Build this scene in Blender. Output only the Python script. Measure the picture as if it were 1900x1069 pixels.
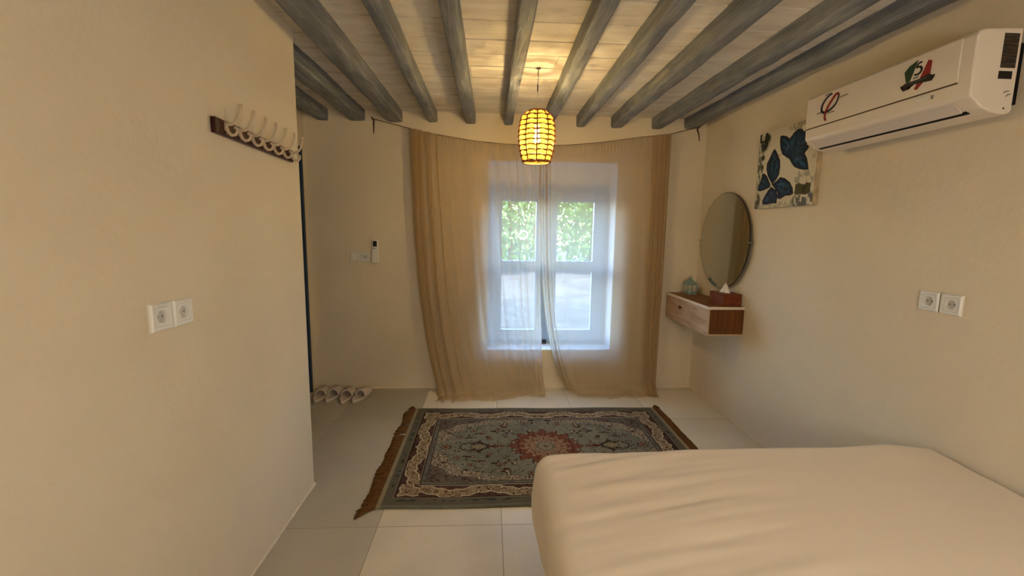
import bpy, bmesh, math, random
import numpy as np
from mathutils import Vector, Matrix, noise
PI = math.pi
for o in list(bpy.data.objects):
    bpy.data.objects.remove(o)
SC = bpy.context.scene
COL = SC.collection

# ------------------------------------------------------------------ camera
F, PITCH, YAW, ROLL, CAMH = 820.5, 0.13346, 0.05118, 0.01505, 1.4
cam_d = bpy.data.cameras.new('camera')
cam = bpy.data.objects.new('camera', cam_d)
COL.objects.link(cam)
cy, sy, cp, sp = math.cos(YAW), math.sin(YAW), math.cos(PITCH), math.sin(PITCH)
fw = Vector((sy*cp, cy*cp, -sp)); rt = Vector((cy, -sy, 0)); up = rt.cross(fw)
cr, sr = math.cos(ROLL), math.sin(ROLL)
R2 = rt*cr + up*sr; U2 = up*cr - rt*sr
M = Matrix((R2, U2, -fw)).transposed().to_4x4()
M.translation = (0, 0, CAMH)
cam.matrix_world = M
cam_d.sensor_width = 36.0
cam_d.lens = 36.0*F/1900.0
cam_d.clip_start = 0.02
SC.camera = cam

# ------------------------------------------------------------------ world, sun, exposure
world = bpy.data.worlds.new('sky'); SC.world = world; world.use_nodes = True
wn = world.node_tree; wn.nodes.clear()
sky = wn.nodes.new('ShaderNodeTexSky'); sky.sky_type = 'NISHITA'; sky.sun_disc = False
sky.sun_elevation = math.radians(55); sky.sun_rotation = math.radians(150)
bgn = wn.nodes.new('ShaderNodeBackground'); bgn.inputs['Strength'].default_value = 2.1
wo = wn.nodes.new('ShaderNodeOutputWorld')
wn.links.new(sky.outputs[0], bgn.inputs[0]); wn.links.new(bgn.outputs[0], wo.inputs[0])
sun_d = bpy.data.lights.new('sun', 'SUN'); sun_d.energy = 7.0; sun_d.angle = 0.0095; sun_d.color = (1.0, 0.95, 0.86)
sun = bpy.data.objects.new('sun', sun_d); COL.objects.link(sun)
sun.rotation_euler = Vector((0.45, -0.62, 1.5)).to_track_quat('Z', 'Y').to_euler()
SC.view_settings.view_transform = 'Standard'; SC.view_settings.look = 'None'
SC.view_settings.exposure = 0.97; SC.view_settings.gamma = 1.0
SC.view_settings.use_curve_mapping = False

# ------------------------------------------------------------------ helpers
def lin(c):
    return tuple(((x/255.0)/12.92 if x/255.0 <= 0.04045 else ((x/255.0+0.055)/1.055)**2.4) for x in c)
def tag(o, label=None, cat=None, group=None, kind=None):
    if label: o['label'] = label
    if cat: o['category'] = cat
    if group: o['group'] = group
    if kind: o['kind'] = kind
    return o
def empty(name, loc, label, cat, group=None, kind=None):
    o = bpy.data.objects.new(name, None); COL.objects.link(o); o.location = loc
    o.empty_display_size = 0.05
    return tag(o, label, cat, group, kind)
def link(name, me, mat, parent=None, smooth=False):
    """world-coordinate mesh -> object, parented so that it stays where it is"""
    o = bpy.data.objects.new(name, me); COL.objects.link(o)
    for m in (mat if isinstance(mat, (list, tuple)) else [mat]):
        me.materials.append(m)
    if smooth:
        me.polygons.foreach_set('use_smooth', [True]*len(me.polygons))
    if parent is not None:
        w = Vector((0, 0, 0)); p = parent
        while p is not None:
            w += p.location; p = p.parent
        c = Vector((0, 0, 0))
        me.transform(Matrix.Translation(-w))
        o.parent = parent
    return o
def obj(name, bm, mat, parent=None, smooth=False, bevel=0, seg=2):
    if bevel:
        bmesh.ops.remove_doubles(bm, verts=bm.verts, dist=1e-6)
    me = bpy.data.meshes.new(name)
    bmesh.ops.recalc_face_normals(bm, faces=bm.faces)
    bm.to_mesh(me); bm.free()
    o = link(name, me, mat, parent, smooth)
    if bevel:
        b = o.modifiers.new('bevel', 'BEVEL'); b.width = bevel; b.segments = seg; b.limit_method = 'ANGLE'; b.angle_limit = 0.6
    return o
def box(bm, x0, x1, y0, y1, z0, z1):
    v = [bm.verts.new(p) for p in ((x0,y0,z0),(x1,y0,z0),(x1,y1,z0),(x0,y1,z0),(x0,y0,z1),(x1,y0,z1),(x1,y1,z1),(x0,y1,z1))]
    for f in ((0,3,2,1),(4,5,6,7),(0,1,5,4),(1,2,6,5),(2,3,7,6),(3,0,4,7)):
        bm.faces.new([v[i] for i in f])
    return v
def bxo(name, b, mat, parent=None, bevel=0, seg=2):
    bm = bmesh.new(); box(bm, *b); return obj(name, bm, mat, parent, bevel=bevel, seg=seg)
def tube(bm, pts, r, n=8, closed=False, cap=True):
    pts = [Vector(p) for p in pts]; N = len(pts)
    rs = r if isinstance(r, (list, tuple)) else [r]*N
    rings = []; prev = None
    for i, p in enumerate(pts):
        a = pts[(i-1) % N] if (closed or i > 0) else p
        b = pts[(i+1) % N] if (closed or i < N-1) else p
        t = (b-a).normalized()
        if prev is None:
            h = Vector((0, 0, 1)) if abs(t.z) < 0.9 else Vector((1, 0, 0))
            nrm = (h - t*h.dot(t)).normalized()
        else:
            nrm = (prev - t*prev.dot(t)).normalized()
        prev = nrm; bn = t.cross(nrm)
        rings.append([bm.verts.new(p + (nrm*math.cos(2*PI*k/n) + bn*math.sin(2*PI*k/n))*rs[i]) for k in range(n)])
    m = N if closed else N-1
    for i in range(m):
        A, B = rings[i], rings[(i+1) % N]
        for k in range(n):
            bm.faces.new((A[k], A[(k+1) % n], B[(k+1) % n], B[k]))
    if cap and not closed:
        bm.faces.new(rings[0][::-1]); bm.faces.new(rings[-1])
def lathe(bm, prof, c, n=32, axis='z'):
    rings = []
    for r, h in prof:
        ring = []
        for k in range(n):
            a = 2*PI*k/n; u, v = r*math.cos(a), r*math.sin(a)
            if axis == 'z': p = (c[0]+u, c[1]+v, c[2]+h)
            elif axis == 'x': p = (c[0]+h, c[1]+u, c[2]+v)
            else: p = (c[0]+u, c[1]+h, c[2]+v)
            ring.append(bm.verts.new(p))
        rings.append(ring)
    for A, B in zip(rings, rings[1:]):
        for k in range(n):
            bm.faces.new((A[k], A[(k+1) % n], B[(k+1) % n], B[k]))
    return rings
def prism(bm, poly, axis, a0, a1):
    """extrude a polygon; axis x: poly=(y,z), axis y: poly=(x,z), axis z: poly=(x,y)"""
    def P(p, a):
        return {'x': (a, p[0], p[1]), 'y': (p[0], a, p[1]), 'z': (p[0], p[1], a)}[axis]
    A = [bm.verts.new(P(p, a0)) for p in poly]; B = [bm.verts.new(P(p, a1)) for p in poly]
    n = len(poly)
    fa = bm.faces.new(A[::-1]); fb = bm.faces.new(B)
    for k in range(n):
        bm.faces.new((A[k], A[(k+1) % n], B[(k+1) % n], B[k]))
    return fa, fb
def ribbon(bm, pts, w, axis, a0, a1):
    """flat brush stroke of width w through pts, thickness a0..a1 on an axis"""
    P = [Vector((p[0], p[1])) for p in pts]
    # smooth
    Q = []
    for i in range(len(P)-1):
        p0, p1, p2, p3 = P[max(i-1, 0)], P[i], P[i+1], P[min(i+2, len(P)-1)]
        for k in range(5):
            t = k/5
            Q.append(0.5*((2*p1)+(p2-p0)*t+(2*p0-5*p1+4*p2-p3)*t*t+(3*p1-p0-3*p2+p3)*t**3))
    Q.append(P[-1]); L = []; R = []
    for i, q in enumerate(Q):
        t = (Q[min(i+1, len(Q)-1)]-Q[max(i-1, 0)]).normalized(); nn = Vector((-t.y, t.x))
        s = i/(len(Q)-1); ww = w*(0.35+0.65*math.sin(PI*min(1, max(0, 0.12+0.76*s))))/1.0
        L.append(q+nn*ww/2); R.append(q-nn*ww/2)
    for i in range(len(Q)-1):
        prism(bm, [L[i], L[i+1], R[i+1], R[i]], axis, a0, a1)

# ------------------------------------------------------------------ materials
def mat(name, col, rough=0.7, spec=0.3, metal=0.0):
    m = bpy.data.materials.new(name); m.use_nodes = True
    b = m.node_tree.nodes['Principled BSDF']
    b.inputs['Base Color'].default_value = (*lin(col), 1); b.inputs['Roughness'].default_value = rough
    b.inputs['Specular IOR Level'].default_value = spec; b.inputs['Metallic'].default_value = metal
    return m
def N(m, t): return m.node_tree.nodes.new(t)
def L(m, a, b): m.node_tree.links.new(a, b)
def coords(m, scale=(1, 1, 1)):
    g = N(m, 'ShaderNodeNewGeometry'); mp = N(m, 'ShaderNodeMapping'); mp.inputs['Scale'].default_value = scale
    L(m, g.outputs['Position'], mp.inputs['Vector']); return mp.outputs[0]
def noisen(m, vec, scale, detail=4, rough=0.55, dist=0):
    n = N(m, 'ShaderNodeTexNoise'); n.inputs['Scale'].default_value = scale; n.inputs['Detail'].default_value = detail
    n.inputs['Roughness'].default_value = rough; n.inputs['Distortion'].default_value = dist
    L(m, vec, n.inputs['Vector']); return n.outputs['Fac']
def ramp(m, fac, stops):
    r = N(m, 'ShaderNodeValToRGB'); e = r.color_ramp.elements
    e[0].position = stops[0][0]; e[0].color = (*lin(stops[0][1]), 1)
    e[1].position = stops[-1][0]; e[1].color = (*lin(stops[-1][1]), 1)
    for p, c in stops[1:-1]:
        x = e.new(p); x.color = (*lin(c), 1)
    L(m, fac, r.inputs['Fac']); return r.outputs['Color']
def bump(m, h, strength=0.2, dist=0.01):
    b = N(m, 'ShaderNodeBump'); b.inputs['Strength'].default_value = strength; b.inputs['Distance'].default_value = dist
    L(m, h, b.inputs['Height']); L(m, b.outputs[0], m.node_tree.nodes['Principled BSDF'].inputs['Normal'])
def base(m, c): L(m, c, m.node_tree.nodes['Principled BSDF'].inputs['Base Color'])
def math_(m, op, a, b=None):
    n = N(m, 'ShaderNodeMath'); n.operation = op
    for i, v in enumerate((a, b)):
        if v is None: continue
        if isinstance(v, (int, float)): n.inputs[i].default_value = v
        else: L(m, v, n.inputs[i])
    return n.outputs[0]
def mixc(m, fac, a, b, mode='MIX'):
    n = N(m, 'ShaderNodeMix'); n.data_type = 'RGBA'; n.blend_type = mode
    if isinstance(fac, (int, float)): n.inputs[0].default_value = fac
    else: L(m, fac, n.inputs[0])
    for i, v in ((6, a), (7, b)):
        if isinstance(v, tuple): n.inputs[i].default_value = (*lin(v), 1)
        else: L(m, v, n.inputs[i])
    return n.outputs[2]

M_wall = mat('plaster', (222, 206, 178), 0.85, 0.2)
v = coords(M_wall); n1 = noisen(M_wall, v, 1.3, 5); n2 = noisen(M_wall, v, 26, 6, 0.6)
base(M_wall, ramp(M_wall, n1, [(0.3, (216, 203, 179)), (0.7, (225, 213, 191))]))
bump(M_wall, math_(M_wall, 'ADD', math_(M_wall, 'MULTIPLY', n1, 1.5), math_(M_wall, 'MULTIPLY', n2, 0.16)), 0.35, 0.03)

M_reveal = mat('white_reveal_paint', (236, 238, 242), 0.8, 0.2)
v = coords(M_reveal); bump(M_reveal, noisen(M_reveal, v, 20, 4), 0.1, 0.01)

TX, TY, TS = 0.0674, 1.9389, 0.585
M_floor = mat('floor_tile', (165, 153, 133), 0.38, 0.4)
g = N(M_floor, 'ShaderNodeNewGeometry'); sx = N(M_floor, 'ShaderNodeSeparateXYZ'); L(M_floor, g.outputs['Position'], sx.inputs[0])
tx = math_(M_floor, 'DIVIDE', math_(M_floor, 'SUBTRACT', sx.outputs[0], TX), TS)
ty = math_(M_floor, 'DIVIDE', math_(M_floor, 'SUBTRACT', sx.outputs[1], TY), TS)
fx = math_(M_floor, 'FLOOR', tx); fy = math_(M_floor, 'FLOOR', ty)
ex = math_(M_floor, 'ABSOLUTE', math_(M_floor, 'SUBTRACT', math_(M_floor, 'FRACT', tx), 0.5))
ey = math_(M_floor, 'ABSOLUTE', math_(M_floor, 'SUBTRACT', math_(M_floor, 'FRACT', ty), 0.5))
gr = math_(M_floor, 'GREATER_THAN', math_(M_floor, 'MAXIMUM', ex, ey), 0.4962)
cx = N(M_floor, 'ShaderNodeCombineXYZ'); L(M_floor, fx, cx.inputs[0]); L(M_floor, fy, cx.inputs[1])
wnn = N(M_floor, 'ShaderNodeTexWhiteNoise'); wnn.noise_dimensions = '2D'; L(M_floor, cx.outputs[0], wnn.inputs[0])
v = coords(M_floor); n1 = noisen(M_floor, v, 2.2, 6, 0.6, 0.4); n2 = noisen(M_floor, v, 60, 4, 0.6)
tone = math_(M_floor, 'ADD', math_(M_floor, 'MULTIPLY', n1, 0.65), math_(M_floor, 'MULTIPLY', wnn.outputs['Value'], 0.35))
c1 = ramp(M_floor, tone, [(0.25, (200, 192, 176)), (0.75, (236, 226, 206))])
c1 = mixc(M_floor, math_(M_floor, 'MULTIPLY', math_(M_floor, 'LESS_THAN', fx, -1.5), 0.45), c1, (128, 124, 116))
c2 = mixc(M_floor, math_(M_floor, 'MULTIPLY', n2, 0.25), c1, (168, 156, 134))
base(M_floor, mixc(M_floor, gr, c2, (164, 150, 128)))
rr = math_(M_floor, 'ADD', math_(M_floor, 'MULTIPLY', n1, 0.25), 0.3)
L(M_floor, rr, M_floor.node_tree.nodes['Principled BSDF'].inputs['Roughness'])
bump(M_floor, math_(M_floor, 'SUBTRACT', math_(M_floor, 'MULTIPLY', n2, 0.15), gr), 0.25, 0.003)

def wood(name, cols, axis_scale, scale=9, rough=0.6, bstr=0.3, knots=True):
    m = mat(name, cols[0], rough, 0.3)
    v = coords(m, axis_scale); a = noisen(m, v, scale, 8, 0.65, 0.6)
    base(m, ramp(m, a, [(0.3, cols[0]), (0.5, cols[1]), (0.7, cols[2])]))
    bump(m, a, bstr, 0.006); return m
M_board = mat('whitewashed_board', (190, 180, 160), 0.8, 0.15)
v = coords(M_board, (1.0, 4.5, 4.5)); a = noisen(M_board, v, 2.4, 8, 0.6, 0.9)
v2 = coords(M_board, (5, 34, 34)); b_ = noisen(M_board, v2, 3.0, 6, 0.7)
c1 = ramp(M_board, a, [(0.28, (204, 193, 172)), (0.5, (224, 214, 197)), (0.72, (235, 227, 212))])
spk = ramp(M_board, b_, [(0.28, (40, 34, 28)), (0.40, (255, 255, 255))])
M_board_mix = mixc(M_board, 0.42, c1, mixc(M_board, 1.0, c1, spk, 'MULTIPLY'))
base(M_board, M_board_mix); bump(M_board, a, 0.3, 0.004)

M_beam = mat('blue_grey_beam_paint', (92, 97, 106), 0.55, 0.35)
v = coords(M_beam, (11, 1.0, 11)); a = noisen(M_beam, v, 3.0, 8, 0.65, 0.7)
v2 = coords(M_beam, (3, 1.2, 3)); b_ = noisen(M_beam, v2, 2.5, 4, 0.6)
base(M_beam, ramp(M_beam, math_(M_beam, 'ADD', math_(M_beam, 'MULTIPLY', a, 0.6), math_(M_beam, 'MULTIPLY', b_, 0.4)),
     [(0.30, (80, 85, 93)), (0.48, (116, 119, 124)), (0.60, (142, 143, 144)), (0.70, (176, 172, 164))]))
bump(M_beam, a, 0.8, 0.014)

M_frame = mat('pale_blue_window_paint', (176, 203, 236), 0.45, 0.4)
M_door = mat('navy_door_paint', (34, 56, 82), 0.5, 0.4)
M_plastic = mat('white_plastic', (226, 224, 218), 0.3, 0.5)
M_plastic_in = mat('socket_well_plastic', (196, 193, 186), 0.4, 0.4)
M_black = mat('black', (14, 14, 15), 0.4, 0.4)
M_dark = mat('dark_slot', (24, 23, 24), 0.7, 0.1)
M_metal = mat('steel', (150, 145, 138), 0.35, 0.5, 1.0)
M_wire = mat('dark_wire', (70, 56, 40), 0.6, 0.3)
M_hook = mat('ivory_enamel', (196, 178, 152), 0.3, 0.5)
M_rack = wood('dark_mahogany', [(38, 8, 9), (56, 14, 14), (70, 22, 18)], (1, 12, 12), 3, 0.4, 0.1)

def sheer(name, col, op=0.5, tcol=None):
    m = bpy.data.materials.new(name); m.use_nodes = True; m.node_tree.nodes.clear()
    out = N(m, 'ShaderNodeOutputMaterial'); d = N(m, 'ShaderNodeBsdfDiffuse'); t = N(m, 'ShaderNodeBsdfTranslucent'); tr = N(m, 'ShaderNodeBsdfTransparent')
    d.inputs[0].default_value = (*lin(col), 1); t.inputs[0].default_value = (*lin(tcol or col), 1); tr.inputs[0].default_value = (1, 1, 1, 1)
    a = N(m, 'ShaderNodeMixShader'); a.inputs[0].default_value = 0.5; L(m, d.outputs[0], a.inputs[1]); L(m, t.outputs[0], a.inputs[2])
    b = N(m, 'ShaderNodeMixShader'); L(m, tr.outputs[0], b.inputs[1]); L(m, a.outputs[0], b.inputs[2])
    lw = N(m, 'ShaderNodeLayerWeight'); lw.inputs[0].default_value = 0.5
    mr = N(m, 'ShaderNodeMapRange'); L(m, lw.outputs['Facing'], mr.inputs[0])
    mr.inputs[1].default_value = 0.0; mr.inputs[2].default_value = 0.75; mr.inputs[3].default_value = op; mr.inputs[4].default_value = 0.97
    L(m, mr.outputs[0], b.inputs[0]); L(m, b.outputs[0], out.inputs[0]); return m
M_curtain = sheer('sheer_beige_voile', (198, 168, 122), 0.5, (232, 224, 210))

# ------------------------------------------------------------------ room shell
XL, YC, XR, YB, XA, ZC, YF = -0.945, 2.303, 1.808, 3.763, -1.50, 2.325, -0.95
def struct(name, bm, m, bevel=0): return tag(obj(name, bm, m, bevel=bevel), kind='structure')
bm = bmesh.new(); box(bm, XA-0.3, XR+0.3, YF-0.3, YB+0.4, -0.12, 0); struct('floor', bm, M_floor)
bm = bmesh.new(); box(bm, XR, XR+0.3, YF-0.3, YB+0.4, 0, 2.6); struct('wall_right', bm, M_wall)
bm = bmesh.new(); box(bm, XA-0.3, XR, YF-0.3, YF, 0, 2.6); struct('wall_front', bm, M_wall)
# near left wall mass, its outer corner slightly rounded
def wavyblock():
    bm = bmesh.new(); r = 0.012
    poly = [(XA-0.3, YF), (XL, YF)] + [(XL, YC-r)] + [(XL-r+r*math.cos(a), YC-r+r*math.sin(a)) for a in (0.4, 0.8, 1.2)] + [(XL-r, YC), (XA-0.3, YC)]
    prism(bm, poly, 'z', 0, 2.6); return bm
struct('wall_left', wavyblock(), M_wall)
# alcove wall with the door opening
DY0, DY1, DZ = 2.83, 3.70, 2.015
bm = bmesh.new()
box(bm, XA-0.3, XA, YC, DY0, 0, 2.6); box(bm, XA-0.3, XA, DY1, YB, 0, 2.6); box(bm, XA-0.3, XA, DY0, DY1, DZ, 2.6)
struct('wall_alcove', bm, M_wall)
# far wall with window opening
WX0, WX1, WZ0, WZ1 = -0.025, 1.072, 0.343, 1.957
bm = bmesh.new()
box(bm, XA-0.3, WX0, YB, YB+0.36, 0, 2.6); box(bm, WX1, XR, YB, YB+0.36, 0, 2.6)
box(bm, WX0, WX1, YB, YB+0.36, 0, WZ0); box(bm, WX0, WX1, YB, YB+0.36, WZ1, 2.6)
struct('wall_back', bm, M_wall)
# white painted lining of the recess
bm = bmesh.new(); t = 0.006
box(bm, WX0, WX0+t, YB+0.002, YB+0.36, WZ0, WZ1); box(bm, WX1-t, WX1, YB+0.002, YB+0.36, WZ0, WZ1)
box(bm, WX0, WX1, YB+0.002, YB+0.36, WZ1-t, WZ1); box(bm, WX0, WX1, YB+0.002, YB+0.36, WZ0, WZ0+t)
box(bm, WX0, WX1, YB+0.25, YB+0.34, 1.79, WZ1)
struct('trim_1', bm, M_reveal)
# crumbly plaster lip along the wall foot
bm = bmesh.new(); random.seed(4)
def lip(p0, p1, n, d):
    p0, p1 = Vector(p0), Vector(p1); dr = (p1-p0).normalized(); nr = Vector(d)
    V = []
    for i in range(n+1):
        p = p0.lerp(p1, i/n); k = 0.006+0.012*max(0, noise.noise(p*5+Vector((3, 1, 0))))+0.004*noise.noise(p*23)
        V.append([bm.verts.new(p+Vector((0, 0, 0.0005))), bm.verts.new(p+nr*k+Vector((0, 0, 0.0005))), bm.verts.new(p+nr*k*0.7+Vector((0, 0, k*0.7))), bm.verts.new(p+Vector((0, 0, k*1.5)))])
    for a, b in zip(V, V[1:]):
        for k in range(3): bm.faces.new((a[k], a[k+1], b[k+1], b[k]))
lip((XA, YB, 0), (XR, YB, 0), 160, (0, -1, 0)); lip((XR, YB, 0), (XR, 1.0, 0), 130, (-1, 0, 0)); lip((XL, YF, 0), (XL, YC, 0), 130, (1, 0, 0))
tag(obj('baseboard_back', bm, M_wall, smooth=True), kind='structure')

# ceiling of boards running across the beams
seams = [-0.95, -0.72, -0.52, -0.3, -0.1, 0.12, 0.33, 0.52, 0.74, 0.95, 1.14, 1.35, 1.54, 1.73, 1.92, 2.13, 2.335, 2.52, 2.705, 2.9, 3.088, 3.28, 3.47, 3.64, 3.80]
bm = bmesh.new(); random.seed(8)
for a, b in zip(seams, seams[1:]):
    xs = [XA-0.3]; x = -1.8
    while x < XR-0.6:
        x += random.uniform(1.1, 2.2); xs.append(min(x, XR+0.2))
    if xs[-1] < XR+0.2: xs.append(XR+0.2)
    for x0, x1 in zip(xs, xs[1:]):
        dz = random.uniform(0, 0.004); g0 = random.uniform(0.005, 0.009)
        box(bm, x0+0.001, x1-0.001, a+g0, b-g0*0.5, ZC+dz, ZC+0.03)
box(bm, XA-0.3, XR+0.3, YF-0.3, YB+0.4, ZC+0.032, ZC+0.12)
struct('ceiling', bm, M_board)

# beams: (x left, x right at the far wall) and their drift towards the camera
beams = [(-1.70, -1.56), (-1.40, -1.305), (-1.125, -1.012), (-0.83, -0.715), (-0.500, -0.432), (-0.205, -0.126), (0.112, 0.178), (0.425, 0.500),
         (0.700, 0.780), (0.995, 1.090), (1.335, 1.425), (1.615, 1.712)]
labels = {0: None, 1: 'blue-grey ceiling beam farthest left, ending in the dark alcove above the shoes',
 2: 'blue-grey ceiling beam, second from left, coming out above the left wall corner',
 3: 'broad blue-grey ceiling beam ending just left of the curtain wire peg',
 4: 'slim blue-grey ceiling beam, fourth from left, over the curtain\'s left edge',
 5: 'blue-grey ceiling beam, fifth from left, two beams left of the hanging lamp',
 6: 'narrow blue-grey beam with bright wavy grain, just left of the hanging lamp',
 7: 'blue-grey ceiling beam just right of the hanging lamp, its far end behind the shade',
 8: 'rounded blue-grey ceiling beam, second to the right of the hanging lamp',
 9: 'rounded blue-grey ceiling beam, third to the right of the hanging lamp',
 10: 'broad blue-grey ceiling beam, next to the last one on the right',
 11: 'shaded blue-grey ceiling beam running along the right wall above the air conditioner'}
drift = {4: -0.004, 6: 0.006, 7: 0.01, 8: 0.012, 9: 0.012}
for i, (x0, x1) in enumerate(beams):
    if i == 0: continue
    bm = bmesh.new(); ny = 110; zb = 2.24+(0.012 if i == 11 else 0); cz = ZC+0.004
    c = 0.007 if i < 8 else 0.014
    prof = [(x0, cz), (x0-0.001, zb+0.04), (x0, zb+c), (x0+c*0.4, zb+c*0.35), (x0+c, zb), ((x0+x1)/2, zb-0.002), (x1-c, zb), (x1-c*0.4, zb+c*0.35), (x1, zb+c), (x1+0.001, zb+0.04), (x1, cz)]
    rings = []
    y_start = YF if not (i == 1) else YC-0.1
    for k in range(ny+1):
        y = y_start+(YB+0.0-y_start)*k/ny; dd = drift.get(i, 0)*(YB-y)
        wv = 0.009*noise.noise(Vector((i*7.1, y*0.7, 0))); wd = 1+0.13*noise.noise(Vector((i*3.3, y*2.3, 5)))
        ring = []
        for j, (px, pz) in enumerate(prof):
            q = Vector((px*6, y*3.5, pz*14+i*11)); n_ = 0.006*noise.noise(q)+0.004*noise.noise(q*3)
            X = (x0+x1)/2+(px-(x0+x1)/2)*wd*(1+n_*6)+wv*(min(1, (YB-y)*2))-dd
            Z = pz+(0 if pz >= cz else n_*1.3)
            ring.append(bm.verts.new((X, y, Z)))
        rings.append(ring)
    for A, B in zip(rings, rings[1:]):
        for j in range(len(prof)-1): bm.faces.new((A[j], A[j+1], B[j+1], B[j]))
    bm.faces.new(rings[0]); bm.faces.new(rings[-1][::-1])
    o = obj('ceiling_beam', bm, M_beam, smooth=True)
    es = o.modifiers.new('split', 'EDGE_SPLIT'); es.split_angle = math.radians(32)
    tag(o, labels[i], 'beam', 'blue-grey beams under the ceiling')

# ------------------------------------------------------------------ door in the alcove
dr = empty('door_1', (XA-0.05, (DY0+DY1)/2, 0), None, None, kind='structure')
bm = bmesh.new(); box(bm, XA-0.075, XA-0.03, DY0+0.03, DY1-0.03, 0.005, DZ-0.03)
obj('door_leaf', bm, M_door, dr, bevel=0.003)
for z in (0.35, 0.85, 1.19, 1.7):
    bxo('door_rail', (XA-0.03, XA-0.008, DY0+0.035, DY1-0.035, z-0.045, z+0.045), M_door, dr, bevel=0.004)
bm = bmesh.new(); box(bm, XA-0.2, XA+0.006, DY0, DY0+0.03, 0, DZ); box(bm, XA-0.2, XA+0.006, DY1-0.03, DY1, 0, DZ); box(bm, XA-0.2, XA+0.006, DY0, DY1, DZ-0.03, DZ)
obj('door_frame', bm, M_door, dr)
bxo('door_backing', (XA-0.28, XA-0.25, DY0-0.05, DY1+0.05, 0, DZ+0.05), M_dark, dr)

# ------------------------------------------------------------------ window
wd = empty('window_1', ((WX0+WX1)/2, YB+0.27, WZ0), None, None, kind='structure')
y0, y1 = YB+0.235, YB+0.30
GZ = [(0.462, 1.025), (1.10, 1.655)]
bm = bmesh.new()
FX0, FX1, FZ0, FZ1 = WX0+0.006, WX1-0.006, WZ0+0.006, 1.79
box(bm, FX0, FX0+0.035, y0, y1, FZ0, FZ1); box(bm, FX1-0.05, FX1, y0, y1, FZ0, FZ1)
box(bm, FX0+0.035, FX1-0.05, y0, y1, 1.735, FZ1); box(bm, FX0+0.035, FX1-0.05, y0, y1, FZ0, FZ0+0.035)
obj('window_frame', bm, M_frame, wd, bevel=0.003)
bxo('window_head_bead', (FX0+0.035, FX1-0.05, y0-0.012, y0, 1.742, 1.752), M_frame, wd)
M_glass = bpy.data.materials.new('window_glass'); M_glass.use_nodes = True; M_glass.node_tree.nodes.clear()
go = N(M_glass, 'ShaderNodeOutputMaterial'); gt = N(M_glass, 'ShaderNodeBsdfTransparent'); gg = N(M_glass, 'ShaderNodeBsdfGlossy'); gm = N(M_glass, 'ShaderNodeMixShader')
gt.inputs[0].default_value = (0.94, 0.97, 0.98, 1); gg.inputs['Roughness'].default_value = 0.02; gm.inputs[0].default_value = 0.05
L(M_glass, gt.outputs[0], gm.inputs[1]); L(M_glass, gg.outputs[0], gm.inputs[2]); L(M_glass, gm.outputs[0], go.inputs[0])
for (s0, s1, g0, g1) in ((FX0+0.037, 0.506, 0.095, 0.425), (0.508, FX1-0.052, 0.592, 0.948)):
    bm = bmesh.new(); a, b = y0-0.014, y1-0.02; z0, z1 = FZ0+0.037, 1.733
    box(bm, s0, g0, a, b, z0, z1); box(bm, g1, s1, a, b, z0, z1)
    box(bm, g0, g1, a, b, z0, GZ[0][0]); box(bm, g0, g1, a, b, GZ[0][1], GZ[1][0]); box(bm, g0, g1, a, b, GZ[1][1], z1)
    s = obj('window_sash', bm, M_frame, wd)
    for (q0, q1) in GZ:
        bm = bmesh.new(); e = 0.012
        for bb in ((g0, g0+e, q0, q1), (g1-e, g1, q0, q1), (g0, g1, q0, q0+e), (g0, g1, q1-e, q1)):
            box(bm, bb[0], bb[1], a+0.012, b-0.004, bb[2], bb[3])
        obj('glazing_bead', bm, M_frame, s)
        bxo('pane', (g0+0.006, g1-0.006, a+0.018, a+0.022, q0+0.006, q1-0.006), M_glass, s)
bm = bmesh.new(); box(bm, 0.488, 0.526, y0-0.03, y0-0.0135, FZ0+0.012, FZ0+0.034); tube(bm, [(0.49, y0-0.035, FZ0+0.006), (0.507, y0-0.042, FZ0+0.001), (0.524, y0-0.035, FZ0+0.006)], 0.006)
obj('latch', bm, M_black, wd)

# ------------------------------------------------------------------ curtain, wire and pegs
wirep = [(-0.94, 2.248), (-0.626, 2.176), (-0.477, 2.145), (-0.133, 2.097), (0.13, 2.077), (0.392, 2.072), (0.65, 2.083), (0.922, 2.113), (1.2, 2.155), (1.479, 2.190), (1.724, 2.255)]
def wz(x):
    for a, b in zip(wirep, wirep[1:]):
        if a[0] <= x <= b[0]:
            t = (x-a[0])/(b[0]-a[0]); return a[1]+(b[1]-a[1])*t
    return wirep[0][1] if x < 0 else wirep[-1][1]
YW = 3.703
cw = empty('curtain_wire', (-0.94, YW, 2.248), 'thin dark sagging wire strung between two pegs to carry the curtains', 'curtain wire')
bm = bmesh.new(); tube(bm, [(x, YW, wz(x)) for x in np.linspace(-0.94, 1.724, 60)], 0.0028, 6); obj('wire', bm, M_wire, cw, smooth=True)
for x in (-0.94, 1.724):
    bm = bmesh.new(); z = wz(x)
    tube(bm, [(x, YB+0.01, z-0.004), (x, YW-0.012, z+0.006)], 0.006, 8)
    tube(bm, [(x-0.002, YB-0.006, z-0.01), (x-0.004+0.02*(x > 0), YB-0.004, z-0.055), (x-0.006+0.03*(x > 0), YB-0.003, z-0.105)], [0.007, 0.005, 0.003], 6)
    obj('peg', bm, M_wire, cw, smooth=True)

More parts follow.
